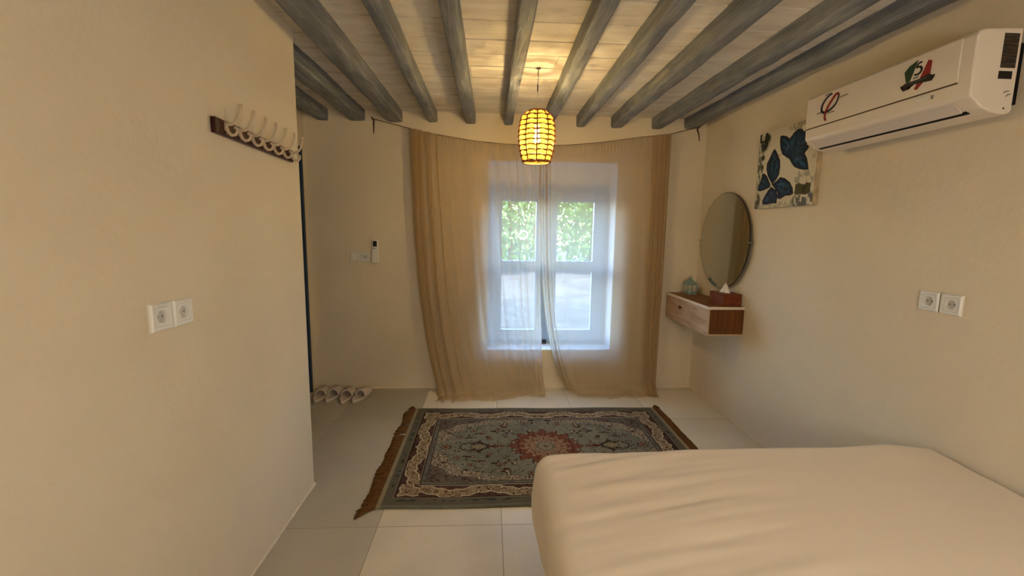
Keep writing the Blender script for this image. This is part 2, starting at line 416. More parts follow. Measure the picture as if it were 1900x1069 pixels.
def interp(tab, s):
    for a, b in zip(tab, tab[1:]):
        if s <= b[0]:
            t = (s-a[0])/(b[0]-a[0]) if b[0] > a[0] else 0
            return a[1]+(b[1]-a[1])*t
    return tab[-1][1]
def curtain(name, label, xt, xb, folds, wave, seed, spill, yoff=0, kx=3.4, ns=520, nt=140):
    """folds: (s at top, s at bottom, width m, depth m); wave: low swell amplitude along s"""
    bm = bmesh.new(); rows = []
    span = xt[-1][1]-xt[0][1]
    for j in range(nt+1):
        t = j/nt; row = []
        for i in range(ns+1):
            s = i/ns
            x_top = interp(xt, s); x_bot = interp(xb, s)
            sp_ = interp(spill, s)*(1+0.12*noise.noise(Vector((s*9, seed, 2))))
            H = wz(x_top)-0.003; Ltot = H+sp_
            d = t*Ltot; f = min(1, d/H)
            k = f**kx*0.75+f*0.25
            x = x_top+(x_bot-x_top)*k
            y = 0.0
            for c0, c1, w, dp in folds:
                c = c0+(c1-c0)*f+0.004*noise.noise(Vector((c0*30, f*3, seed)))
                ww = w*(0.8+0.7*f)/span; q = (s-c)/ww
                if abs(q) < 3.2:
                    g = math.exp(-q*q); y -= dp*(0.55+0.55*f)*g; x += -q*1.25*dp*g*(1 if dp > 0.022 else 0.3)
            y += interp(wave, s)*(noise.noise(Vector((s*7+seed, f*0.9, seed)))*1.6)
            if d < 0.10: y += 0.0035*math.sin(s*span*330+seed)*(1-d/0.10)
            y = YW-0.012+yoff+max(-0.075, min(0.034, y))
            z = H-d; bend = 0.11
            if z < bend:
                arc = bend-z; u = arc/(bend+sp_)
                if arc < bend*PI/2:
                    a_ = arc/bend; z2 = bend*(1-math.sin(a_)); y2 = -bend*(1-math.cos(a_))
                else:
                    z2 = 0; y2 = -bend-(arc-bend*PI/2)
                lump = 0.016*max(0, noise.noise(Vector((x*9, arc*9, seed))))+0.010*max(0, noise.noise(Vector((x*22, arc*12, seed+3))))
                z = z2+0.005+lump*min(1, u*1.5)*(0.25 if i < 4 or i > ns-4 else 1)
                y += y2*(0.80 if sp_ > 0.05 else 0.5)+0.02*noise.noise(Vector((x*6, seed, 1)))*u
                x += 0.030*noise.noise(Vector((x*5, arc*8, seed+9)))*u
            row.append(bm.verts.new((x, y, max(0.003, z))))
        rows.append(row)
    for A_, B_ in zip(rows, rows[1:]):
        for i in range(ns): bm.faces.new((A_[i], A_[i+1], B_[i+1], B_[i]))
    o = obj(name, bm, M_curtain, smooth=True)
    return tag(o, label, 'curtain', 'sheer beige curtains over the window')
curtain('sheer_curtain', 'left sheer beige curtain panel, the wider one, pooling on the floor',
        [(0, -0.632), (0.10, -0.575), (0.5, -0.13), (0.85, 0.25), (1, 0.415)],
        [(0, -0.44), (0.10, -0.37), (0.5, 0.0), (0.85, 0.34), (1, 0.485)],
        [(0.010, 0.012, 0.012, 0.040), (0.050, 0.055, 0.020, 0.060), (0.105, 0.12, 0.016, 0.050), (0.165, 0.20, 0.026, 0.060), (0.225, 0.28, 0.024, 0.034), (0.30, 0.37, 0.026, 0.016), (0.37, 0.46, 0.036, 0.014), (0.47, 0.55, 0.022, 0.013),
         (0.56, 0.63, 0.030, 0.010), (0.66, 0.72, 0.013, 0.014), (0.74, 0.80, 0.016, 0.012), (0.815, 0.86, 0.010, 0.016), (0.865, 0.905, 0.012, 0.020), (0.93, 0.95, 0.014, 0.014), (0.985, 0.985, 0.010, 0.014)],
        [(0, 0.004), (0.2, 0.012), (0.6, 0.010), (1, 0.005)], 1.3,
        [(0, 0.06), (0.05, 0.14), (0.10, 0.24), (0.16, 0.20), (0.22, 0.23), (0.35, 0.25), (0.55, 0.25), (0.68, 0.22), (0.78, 0.13), (0.9, 0.12), (0.97, 0.14), (1, 0.06)])
curtain('sheer_curtain', 'right sheer beige curtain panel, flat in the middle with bunched sides',
        [(0, 0.388), (0.18, 0.49), (0.3, 0.60), (0.55, 0.93), (0.8, 1.33), (0.92, 1.42), (1, 1.478)],
        [(0, 0.665), (0.18, 0.74), (0.3, 0.82), (0.55, 1.05), (0.8, 1.34), (0.92, 1.42), (1, 1.462)],
        [(0.02, 0.01, 0.012, 0.022), (0.065, 0.05, 0.010, 0.020), (0.11, 0.09, 0.012, 0.024), (0.165, 0.15, 0.010, 0.022), (0.30, 0.26, 0.03, 0.008), (0.62, 0.60, 0.05, 0.010), (0.76, 0.76, 0.022, 0.012),
         (0.82, 0.83, 0.016, 0.034), (0.875, 0.88, 0.014, 0.050), (0.925, 0.93, 0.014, 0.050), (0.965, 0.965, 0.012, 0.044), (0.99, 0.99, 0.010, 0.022)],
        [(0, 0.003), (0.3, 0.005), (0.7, 0.008), (1, 0.004)], 4.1,
        [(0, 0.0), (0.06, 0.04), (0.2, 0.13), (0.5, 0.20), (0.75, 0.17), (0.85, 0.12), (1, 0.13)], -0.004, 4.5)

# ------------------------------------------------------------------ pendant lamp
LX, LY = 0.272, 2.70
pl = empty('pendant_lamp', (LX, LY, ZC), 'glowing yellow woven rattan barrel lamp hanging on a thin wire', 'lamp')
ZT, ZBm = 2.085, 1.792; RM = 0.100
def prof_r(z):
    u = (z-ZBm)/(ZT-ZBm)
    return 0.066+0.040*math.sin(PI*min(1, max(0, 0.06+u*0.86)))**0.75 - 0.030*max(0, u-0.88)/0.12
M_rattan = wood('rattan_cane', [(104, 58, 18), (138, 82, 28), (160, 104, 44)], (6, 6, 20), 8, 0.6, 0.2)
M_liner = bpy.data.materials.new('yellow_lamp_lining'); M_liner.use_nodes = True; M_liner.node_tree.nodes.clear()
lo = N(M_liner, 'ShaderNodeOutputMaterial'); ld = N(M_liner, 'ShaderNodeBsdfTranslucent'); lt = N(M_liner, 'ShaderNodeBsdfTransparent'); lm_ = N(M_liner, 'ShaderNodeMixShader')
ld.inputs[0].default_value = (0.50, 0.34, 0.015, 1); lt.inputs[0].default_value = (1, 0.88, 0.55, 1); lm_.inputs[0].default_value = 0.36
L(M_liner, lt.outputs[0], lm_.inputs[1]); L(M_liner, ld.outputs[0], lm_.inputs[2]); L(M_liner, lm_.outputs[0], lo.inputs[0])
bm = bmesh.new(); lathe(bm, [(prof_r(z)-0.004, z) for z in np.linspace(ZBm+0.004, ZT-0.002, 24)], (LX, LY, 0), 40)
obj('lining', bm, M_liner, pl, smooth=True)
bm = bmesh.new(); lathe(bm, [(prof_r(ZT)-0.002, ZT-0.001), (0.012, ZT+0.003)], (LX, LY, 0), 40); obj('added_top_diffuser', bm, M_liner, pl, smooth=True)  # unseen disc added over the open top to soften the ceiling light pool
bm = bmesh.new(); NB = 10
for k in range(NB):
    a = 2*PI*k/NB+0.22; pts = []
    for z in np.linspace(ZBm, ZT, 18):
        r = prof_r(z)+0.003; pts.append((LX+r*math.cos(a), LY+r*math.sin(a), z))
    tube(bm, pts, 0.0042, 6)
obj('upright_canes', bm, M_rattan, pl, smooth=True)
bm = bmesh.new(); NR = 11
for k in range(NR):
    zc = ZBm+0.006+(ZT-ZBm-0.012)*k/(NR-1)
    for sgn in (-1, 1):
        pts = []
        for j in range(80):
            a = 2*PI*j/80; w = math.sin((a-0.22)*NB/2)*sgn
            z = zc+0.0035*sgn*abs(math.cos((a-0.22)*NB/2))-0.002*math.sin(a*NB)
            z = min(ZT, max(ZBm, z)); r = prof_r(z)+0.003+0.003*w; pts.append((LX+r*math.cos(a), LY+r*math.sin(a), z))
        tube(bm, pts, 0.0032, 6, closed=True)
obj('woven_rings', bm, M_rattan, pl, smooth=True)
bm = bmesh.new()
for z, rr_ in ((ZBm, 0.0045), (ZT, 0.0042)):
    tube(bm, [(LX+(prof_r(z)+0.002)*math.cos(a), LY+(prof_r(z)+0.002)*math.sin(a), z) for a in np.linspace(0, 2*PI, 41)[:-1]], rr_, 6, closed=True)
    obj('rim', bm, M_rattan, pl, smooth=True); bm = bmesh.new()
for k in range(5):
    a = PI*k/5+0.1; r = prof_r(ZT)
    tube(bm, [(LX-r*math.cos(a), LY-r*math.sin(a), ZT), (LX, LY, ZT+0.006), (LX+r*math.cos(a), LY+r*math.sin(a), ZT)], 0.0028, 5)
obj('top_spokes', bm, M_rattan, pl, smooth=True)
M_wht = mat('white_flex', (205, 196, 180), 0.5, 0.3)
bm = bmesh.new(); tube(bm, [(LX, LY, ZT+0.0), (LX+0.001, LY, 2.15), (LX-0.001, LY, 2.20), (LX+0.001, LY, 2.26), (LX+0.004, LY, ZC)], 0.0018, 6); obj('flex', bm, M_wht, pl, smooth=True)
bm = bmesh.new(); tube(bm, [(LX-0.001, LY, 2.195), (LX-0.001, LY, 2.235)], 0.0035, 6); tube(bm, [(LX-0.001, LY, 2.235), (LX+0.003, LY+0.004, 2.27), (LX-0.002, LY, 2.295), (LX+0.004, LY, ZC)], 0.0022, 6); obj('cable_joint', bm, M_black, pl, smooth=True)
bm = bmesh.new(); lathe(bm, [(0.0, -0.006), (0.010, -0.005), (0.013, 0.0)], (LX+0.004, LY, ZC), 16); tube(bm, [(LX-0.016, LY, ZC-0.003), (LX-0.004, LY, ZC-0.006), (LX+0.006, LY, ZC-0.007)], 0.002, 5)
obj('ceiling_hook', bm, M_wire, pl, smooth=True)
M_bulb = bpy.data.materials.new('lamp_bulb'); M_bulb.use_nodes = True
bb = M_bulb.node_tree.nodes['Principled BSDF']; bb.inputs['Emission Color'].default_value = (1, 0.80, 0.45, 1); bb.inputs['Emission Strength'].default_value = 60
bm = bmesh.new(); lathe(bm, [(0.001, -0.022), (0.010, -0.019), (0.017, -0.010), (0.0195, 0), (0.017, 0.012), (0.012, 0.028), (0.011, 0.05), (0.001, 0.052)], (LX, LY, 1.925), 20); obj('bulb', bm, M_bulb, pl, smooth=True)
bm = bmesh.new(); lathe(bm, [(0.001, 0.05), (0.015, 0.05), (0.015, 0.09), (0.006, 0.10), (0.002, 0.155)], (LX, LY, 1.93), 16); obj('bulb_holder', bm, M_plastic, pl, smooth=True)
pd = bpy.data.lights.new('pendant_light', 'POINT'); pd.energy = 25; pd.color = (1.0, 0.84, 0.60); pd.shadow_soft_size = 0.032
po = bpy.data.objects.new('pendant_light', pd); COL.objects.link(po); po.parent = pl; po.location = (0, 0, 1.92-ZC)

# ------------------------------------------------------------------ bedside wall lamp behind the viewer (lights bed and walls)
def wall_lamp(x, z, energy, label, rad=0.09):
    w = empty('wall_lamp', (x, YF, z), label, 'lamp')
    bm = bmesh.new(); lathe(bm, [(0.05, 0.0), (0.05, 0.02), (0.001, 0.022)], (x, YF, z-0.03), 24, 'y'); tube(bm, [(x, YF+0.01, z-0.03), (x, YF+0.12, z-0.06), (x, YF+0.20, z-0.04)], 0.008); obj('arm', bm, M_metal, w, smooth=True)
    m = bpy.data.materials.new('lamp_globe'); m.use_nodes = True; m.node_tree.nodes['Principled BSDF'].inputs['Emission Color'].default_value = (1, 0.78, 0.5, 1); m.node_tree.nodes['Principled BSDF'].inputs['Emission Strength'].default_value = 3
    bm = bmesh.new(); bmesh.ops.create_uvsphere(bm, u_segments=24, v_segments=16, radius=0.07, matrix=Matrix.Translation((x, YF+0.22, z))); obj('globe', bm, m, w, smooth=True)
    d = bpy.data.lights.new('wall_lamp_light', 'POINT'); d.energy = energy; d.color = (1.0, 0.90, 0.78); d.shadow_soft_size = rad
    o = bpy.data.objects.new('wall_lamp_light', d); COL.objects.link(o); o.parent = w; o.location = (0, 0.22, 0)
    return w
wall_lamp(0.65, 1.28, 66, 'round glowing bedside wall lamp behind the bed head')

# ------------------------------------------------------------------ rug
RX0, RY0, RW, RD = -0.5645, 2.0656, 1.8675, 1.233
rng = np.random.RandomState(5)
def vnoise(x, y, seed=0):
    r = np.random.RandomState(seed); T = r.rand(256, 256)
    xi = np.floor(x).astype(int); yi = np.floor(y).astype(int); fx_ = x-xi; fy_ = y-yi
    fx_ = fx_*fx_*(3-2*fx_); fy_ = fy_*fy_*(3-2*fy_)
    a = T[xi % 256, yi % 256]; b = T[(xi+1) % 256, yi % 256]; c = T[xi % 256, (yi+1) % 256]; d = T[(xi+1) % 256, (yi+1) % 256]
    return (a*(1-fx_)+b*fx_)*(1-fy_)+(c*(1-fx_)+d*fx_)*fy_
def fbm(x, y, s): return 0.6*vnoise(x, y, s)+0.3*vnoise(x*2.1, y*2.1, s+1)+0.1*vnoise(x*4.3, y*4.3, s+2)
def rug_colour(X, Y):
    ax, ay = np.abs(X), np.abs(Y); dx, dy = RW/2-ax, RD/2-ay; d = np.minimum(dx, dy)
    C = np.zeros(X.shape+(3,))
    def put(mask, col): C[mask] = np.array(lin(col))
    wob = 0.004*(vnoise(X*40, Y*40, 3)-0.5)
    curl = np.abs(np.sin(15*fbm(ax*26, ay*26, 11)*2.0)); curl2 = np.abs(np.sin(13*fbm(ax*34+7, ay*34, 21)*2.0))
    fine = vnoise(ax*95, ay*95, 31); fine2 = vnoise(ax*70+9, ay*70, 41)
    # field
    put(d > -1, (130, 126, 108)); nb = fbm(X*9, Y*9, 51); put(nb > 0.60, (118, 116, 100))
    stems = np.abs(fbm(ax*15, ay*15, 61)-0.5)*2
    put(stems < 0.028, (74, 74, 62))
    fl = vnoise(ax*24+3, ay*24, 71); put(fl > 0.77, (58, 42, 36)); put((fl > 0.86) & (fine > 0.35), (176, 158, 128)); put((fl > 0.72) & (fl < 0.77) & (fine2 > 0.4), (140, 130, 104)); fl3 = vnoise(ax*52, ay*52+11, 85); put(fl3 > 0.86, (60, 50, 44)); put((fl3 < 0.06), (150, 140, 116))
    fl2 = vnoise(ax*33, ay*33+5, 81); put((fl2 > 0.86), (86, 52, 42))
    # ring flowers and palmettes along the axes
    for (cx_, cy_, r_) in ((0.64, 0.0, 0.032), (0.56, 0.13, 0.02), (0.30, 0.22, 0.022), (0.12, 0.32, 0.02), (0.47, 0.22, 0.02), (0.36, 0.10, 0.018)):
        rr_ = np.hypot(ax-cx_, ay-cy_); th = np.arctan2(ay-cy_, ax-cx_); rp = r_*(1+0.25*np.cos(8*th))
        put(rr_ < rp, (58, 42, 38)); put(rr_ < rp*0.72, (150, 128, 100)); put(rr_ < rp*0.42, (96, 48, 36))
    # corner spandrels
    hx, hy = 0.70, 0.385
    q = ((ax/hx)**2.7+(ay/hy)**2.7)**(1/2.7)
    q = q+0.022*np.sin(np.arctan2(ay/hy, ax/hx)*22)
    inF = d > 0.225
    put(inF & (q > 1.04), (100, 92, 82)); put(inF & (q > 1.06) & (fine2 > 0.62), (78, 52, 46)); put(inF & (q > 1.06) & (curl < 0.16), (134, 122, 102))
    band = inF & (q > 0.925) & (q < 1.055) & (np.minimum(ax/hx, ay/hy) > 0.12)
    put(band & (curl2 < 0.62), (196, 178, 148)); put(band & (curl2 >= 0.80), (52, 36, 32)); put(band & (fine > 0.86), (122, 76, 54))
    # pendants
    cx_ = 0.43; p = np.abs(ax-cx_)/0.060+ay/0.040; put(p < 1.0, (172, 158, 122)); put((p < 1.0) & (curl2 > 0.7), (96, 80, 56)); put((p >= 1.0) & (p < 1.14), (60, 44, 38))
    arc = np.abs(np.hypot((ax-0.46)/1.4, ay)-0.062); put((arc < 0.0035) & (ax > 0.36), (52, 42, 38))
    p = np.abs(ax-0.335)/0.045+ay/0.018; put(p < 1, (102, 48, 34))
    p = np.abs(ax-0.285)/0.03+ay/0.014; put(p < 1, (124, 60, 42))
    put((ay < 0.003) & (ax < 0.37) & (ax > 0.2), (70, 40, 34))
    # medallion
    r = np.hypot(X/1.02, Y); th = np.arctan2(Y, X/1.02)
    star = 0.5+0.5*np.cos(16*th); star = star**0.8; big = 0.5+0.5*np.cos(8*th)
    R1 = 0.165+0.045*star+0.026*big+0.006*np.sin(48*th)
    put(r < R1+0.006, (66, 40, 34)); put(r < R1, (118, 68, 50)); put((r < R1) & (fine > 0.72), (84, 38, 28)); put((r < R1) & (curl < 0.10), (170, 134, 100))
    R2_ = 0.140+0.022*np.cos(16*th+PI)
    put(r < R2_, (172, 146, 114)); put((r < R2_) & (curl2 > 0.72), (118, 72, 48)); put((r < R2_) & (fine > 0.80), (70, 62, 50))
    for k in range(8):
        a = k*PI/4; lx, ly = X*math.cos(a)+Y*math.sin(a), -X*math.sin(a)+Y*math.cos(a)
        put((np.abs(lx-0.105)/0.028+np.abs(ly)/0.010) < 1, (104, 58, 40)); e = (np.abs(lx-0.105)/0.028+np.abs(ly)/0.010); put((e > 1) & (e < 1.25), (196, 176, 142))
    put((r < 0.062+0.008*np.cos(16*th)) & (curl2 > 0.35), (110, 108, 88)); put(np.abs(r-0.034) < 0.003, (178, 160, 128)); put(np.abs(r-0.02) < 0.003, (150, 130, 96)); put(r < 0.008, (96, 56, 40))
    # borders from the inside out
    put((d < 0.227) & (d >= 0.220), (84, 76, 66)); put((d < 0.220) & (d >= 0.199), (112, 108, 94)); put((d < 0.216) & (d >= 0.203) & (vnoise(ax*60, ay*60, 91) > 0.62), (86, 80, 68))
    put((d < 0.199) & (d >= 0.192), (46, 30, 28)); put((d < 0.192) & (d >= 0.188), (186, 168, 138))
    bd = (d < 0.188) & (d >= 0.086)
    along = np.where(dy < dx, ax, ay+0.09); P_ = np.where(dy < dx, 0.37, 0.33); bcc = (d-0.137)/0.051
    cen = 0.44*np.cos(2*PI*along/P_+PI*(dy >= dx)); corner = (dx < 0.20) & (dy < 0.20); cen = np.where(corner, -0.1, cen)
    off = np.abs(bcc-cen); wv_ = 0.66+0.10*np.sin(2*PI*along/P_*5)
    put(bd, (84, 58, 50)); put(bd & (fine2 > 0.66), (62, 38, 34)); put(bd & (curl < 0.14), (122, 98, 78))
    put(bd & (off < wv_), (116, 92, 66)); put(bd & (off < wv_-0.04) & (curl2 < 0.60), (192, 172, 138)); put(bd & (off < wv_-0.1) & (fine > 0.80), (70, 44, 34))
    put(bd & (np.abs(off-wv_) < 0.085), (200, 182, 150))
    put((d < 0.086) & (d >= 0.079), (44, 28, 26)); put((d < 0.079) & (d >= 0.072), (124, 112, 94))
    put((d < 0.072) & (d >= 0.018), (104, 98, 82)); put((d < 0.066) & (d >= 0.046) & (vnoise(ax*42, ay*42, 95) > 0.58), (68, 70, 64)); put((d < 0.018), (120, 118, 100)); put(dx < 0.026, (158, 144, 112))
    C *= (0.68+0.18*vnoise(X*150, Y*150, 99))[..., None]
    return C
nx, nyy = 720, 440
gx = np.linspace(-RW/2, RW/2, nx); gy = np.linspace(-RD/2, RD/2, nyy)
GX, GY = np.meshgrid(gx, gy)
Cc = rug_colour(GX, GY)
edge = np.minimum(np.minimum(GX+RW/2, RW/2-GX), np.minimum(GY+RD/2, RD/2-GY))
Zr = 0.0105*np.clip(edge/0.006, 0, 1)**0.5 + 0.0006*(vnoise(GX*160, GY*160, 7)-0.5)+0.002*fbm(GX*2.5+9, GY*2.5+9, 17)+0.0005
# the rug is slightly puckered along its back edge
vx = GX+RX0+RW/2; vy = GY+RY0+RD/2 + 0.004*np.sin(vx*9)
co = np.stack([vx, vy, Zr], -1).reshape(-1, 3).astype(np.float32)
idx = np.arange(nx*nyy).reshape(nyy, nx)
fq = np.stack([idx[:-1, :-1], idx[:-1, 1:], idx[1:, 1:], idx[1:, :-1]], -1).reshape(-1, 4)
me = bpy.data.meshes.new('pile'); me.from_pydata([], [], [])
me.vertices.add(len(co)); me.vertices.foreach_set('co', co.ravel())
me.loops.add(fq.size); me.loops.foreach_set('vertex_index', fq.ravel().astype(np.int32))
me.polygons.add(len(fq)); me.polygons.foreach_set('loop_start', np.arange(0, fq.size, 4, dtype=np.int32)); me.polygons.foreach_set('loop_total', np.full(len(fq), 4, dtype=np.int32))
me.update(calc_edges=True)
ca = me.color_attributes.new('weave', 'FLOAT_COLOR', 'POINT')
ca.data.foreach_set('color', np.concatenate([Cc.reshape(-1, 3), np.ones((nx*nyy, 1))], 1).astype(np.float32).ravel())
def attr_mat(name, attr, rough=0.95, spec=0.1):
    m = mat(name, (128, 128, 128), rough, spec); a = N(m, 'ShaderNodeAttribute'); a.attribute_name = attr
    base(m, a.outputs['Color']); return m
M_rug = attr_mat('rug_weave', 'weave'); v = coords(M_rug); bump(M_rug, noisen(M_rug, v, 420, 2), 0.5, 0.003)
rug = empty('persian_rug', (RX0+RW/2, RY0+RD/2, 0), 'patterned grey-green rug with rust red star medallion and brown fringes', 'rug')
link('pile', me, M_rug, rug)
M_fringe = wood('brown_wool_fringe', [(58, 34, 12), (98, 64, 28), (132, 94, 50)], (4, 60, 4), 3, 0.9, 0.1)
def fringe(side):
    bm = bmesh.new(); random.seed(20+side)
    X0 = RX0 if side < 0 else RX0+RW
    y = RY0+0.002
    skip = [(2.86, 2.90), (3.02, 3.05)] if side < 0 else [(2.55, 2.57)]
    while y < RY0+RD-0.002:
        if not any(a < y < b for a, b in skip):
            cl = noise.noise(Vector((y*6, side*3, 0))); ln = 0.070+0.02*cl; lean = -0.03+0.05*noise.noise(Vector((y*8, 4, side)))
            if side > 0: ln *= 0.78
            if y < RY0+0.05 and side < 0: lean -= 0.03; ln += 0.01
            for q in range(3):
                ly = y+random.uniform(-0.002, 0.002); ll = ln*random.uniform(0.88, 1.06); le = lean+random.uniform(-0.006, 0.006)
                tube(bm, [(X0-side*0.004, ly, 0.006), (X0+side*ll*0.35, ly+le*0.25, 0.006+random.uniform(0, 0.004)), (X0+side*ll*0.7, ly+le*0.65, 0.005+random.uniform(0, 0.003)), (X0+side*ll, ly+le, 0.003)], [0.0028, 0.0032, 0.0030, 0.0016], 4)
        y += 0.0068
    if True:                     # bunched corner tassel
        cx_, cy_ = (X0+side*0.0, RY0+RD)
        for q in range(26):
            a = random.uniform(-0.5, 0.9); l = random.uniform(0.03, 0.055)
            tube(bm, [(cx_, cy_-0.008, 0.010), (cx_+side*l*0.5*math.cos(a), cy_+l*0.5*math.sin(a), 0.018), (cx_+side*l*math.cos(a), cy_+l*math.sin(a), 0.006)], [0.004, 0.004, 0.002], 4)
    return bm
for sd in (-1, 1): obj('fringe', fringe(sd), M_fringe, rug, smooth=True)

# ------------------------------------------------------------------ bed
BX0, BX1, BY0, BY1, BZ = 0.19, 1.79, -0.50, 1.655, 0.512
bed = empty('bed', (1.0, 0.6, 0), 'low bed under the cream cover against the right wall', 'bed')
M_base = wood('dark_bed_base', [(30, 30, 38), (40, 40, 48), (52, 50, 56)], (2, 14, 14), 3, 0.5, 0.1)
M_mattress = mat('mattress_ticking', (190, 186, 180), 0.9, 0.1)
bxo('bed_base', (BX0+0.10, BX1-0.03, BY0+0.02, BY1-0.12, 0.06, 0.26), M_base, bed, bevel=0.01)
for px in (BX0+0.13, BX1-0.12):
    for py in (BY0+0.08, BY1-0.16): bxo('bed_leg', (px, px+0.06, py, py+0.06, 0.0, 0.06), M_base, bed)
bxo('mattress', (BX0+0.06, BX1-0.02, BY0+0.01, BY1-0.085, 0.26, 0.45), M_mattress, bed, bevel=0.05, seg=4)
bxo('headboard', (BX0+0.02, BX1-0.02, BY0-0.06, BY0-0.01, 0.0, 1.0), M_base, bed, bevel=0.01)
M_cover = mat('cream_cotton_cover', (236, 224, 208), 0.9, 0.1)
v = coords(M_cover); bump(M_cover, noisen(M_cover, v, 300, 3), 0.12, 0.002)
M_cover.node_tree.nodes['Principled BSDF'].inputs['Sheen Weight'].default_value = 0.15
def cover():
    bm = bmesh.new()
    nu, nv = 260, 320
    W, D_ = BX1-BX0, BY1-BY0; drop = 0.30
    U_ = np.concatenate([np.linspace(-drop, 0.10, 80), np.linspace(0.10, W, nu-80)[1:]])
    V_ = np.concatenate([np.linspace(0, D_-0.10, nv-80), np.linspace(D_-0.10, D_+drop, 80)[1:]])
    r = 0.062
    def fold1(u):                      # distance along cloth from the edge -> horizontal offset inward, height drop
        # u>0 on top, u<0 over the side; rounded edge radius r
        if u > r: return u, 0.0
        a = (r-u)/r
        if a < PI/2: return r-r*math.sin(a), r*(1-math.cos(a))
        return 0.0, r+(r*(a-PI/2))
    rows = []
    for v_ in V_:
        row = []
        for u in U_:
            hx_, dx_ = fold1(u); hy_, dy_ = fold1(D_-v_)
            x = BX0+hx_; y = BY1-hy_
            # rounded corner: both drops combine
            z = BZ-max(dx_, dy_)-0.35*min(dx_, dy_)
            if dx_ > 0 and dy_ > 0:
                k = min(dx_, dy_)/0.3; x += 0.05*min(1, k*2); y -= 0.05*min(1, k*2)
            # crown of the quilt, a little higher toward the wall
            top = max(0.0, 1-(dx_+dy_)/0.12)
            s_ = (x-BX0)/W
            z += top*(0.022*math.sin(PI*min(1, s_))+0.016*s_**2+0.010*noise.noise(Vector((x*1.6, y*1.6, 0))))
            z += top*0.02*math.exp(-((x-1.60)/0.14)**2-((y-1.58)/0.12)**2)
            # wrinkles swept diagonally from the near left to the far side
            p = Vector((x, y, 0)); ang = 0.26
            along_ = x*math.cos(ang)+y*math.sin(ang); acr = -x*math.sin(ang)+y*math.cos(ang)
            acr += 0.10*(x-0.2)**2
            w1 = noise.noise(Vector((along_*1.7, acr*17, 3.0))); w2 = noise.noise(Vector((along_*3.0, acr*36, 8.0)))
            amp_ = 0.0115*math.exp(-((x-0.55)/0.30)**2)*(0.25+0.75*max(0, min(1, (y-0.9)/0.4)))+0.0012
            z += top*(amp_*max(-0.2, w1)*1.5+amp_*0.35*w2)
            # side hanging folds
            sx_ = min(1, max(0, (dx_-0.05)/0.15)); sy_ = min(1, max(0, (dy_-0.05)/0.15))
            x += -sx_*(0.016*math.sin(y*13+0.6)+0.012*noise.noise(Vector((y*6, z*4, 2)))+0.004) + sx_*0.05*max(0, (0.36-z))/0.2*0.8
            y += sy_*(0.012*noise.noise(Vector((x*7, z*3, 4)))+0.004)
            row.append(bm.verts.new((min(x, XR-0.006), y, z)))
        rows.append(row)
    for A, B in zip(rows, rows[1:]):
        for i in range(len(U_)-1): bm.faces.new((A[i], A[i+1], B[i+1], B[i]))
    return bm
o = obj('bed_cover', cover(), M_cover, smooth=True)
sm = o.modifiers.new('smooth', 'SMOOTH'); sm.factor = 0.5; sm.iterations = 4
so = o.modifiers.new('thickness', 'SOLIDIFY'); so.thickness = 0.008; so.offset = 1
tag(o, 'cream cotton bed cover, softly wrinkled, draped over the whole bed', 'bed cover')

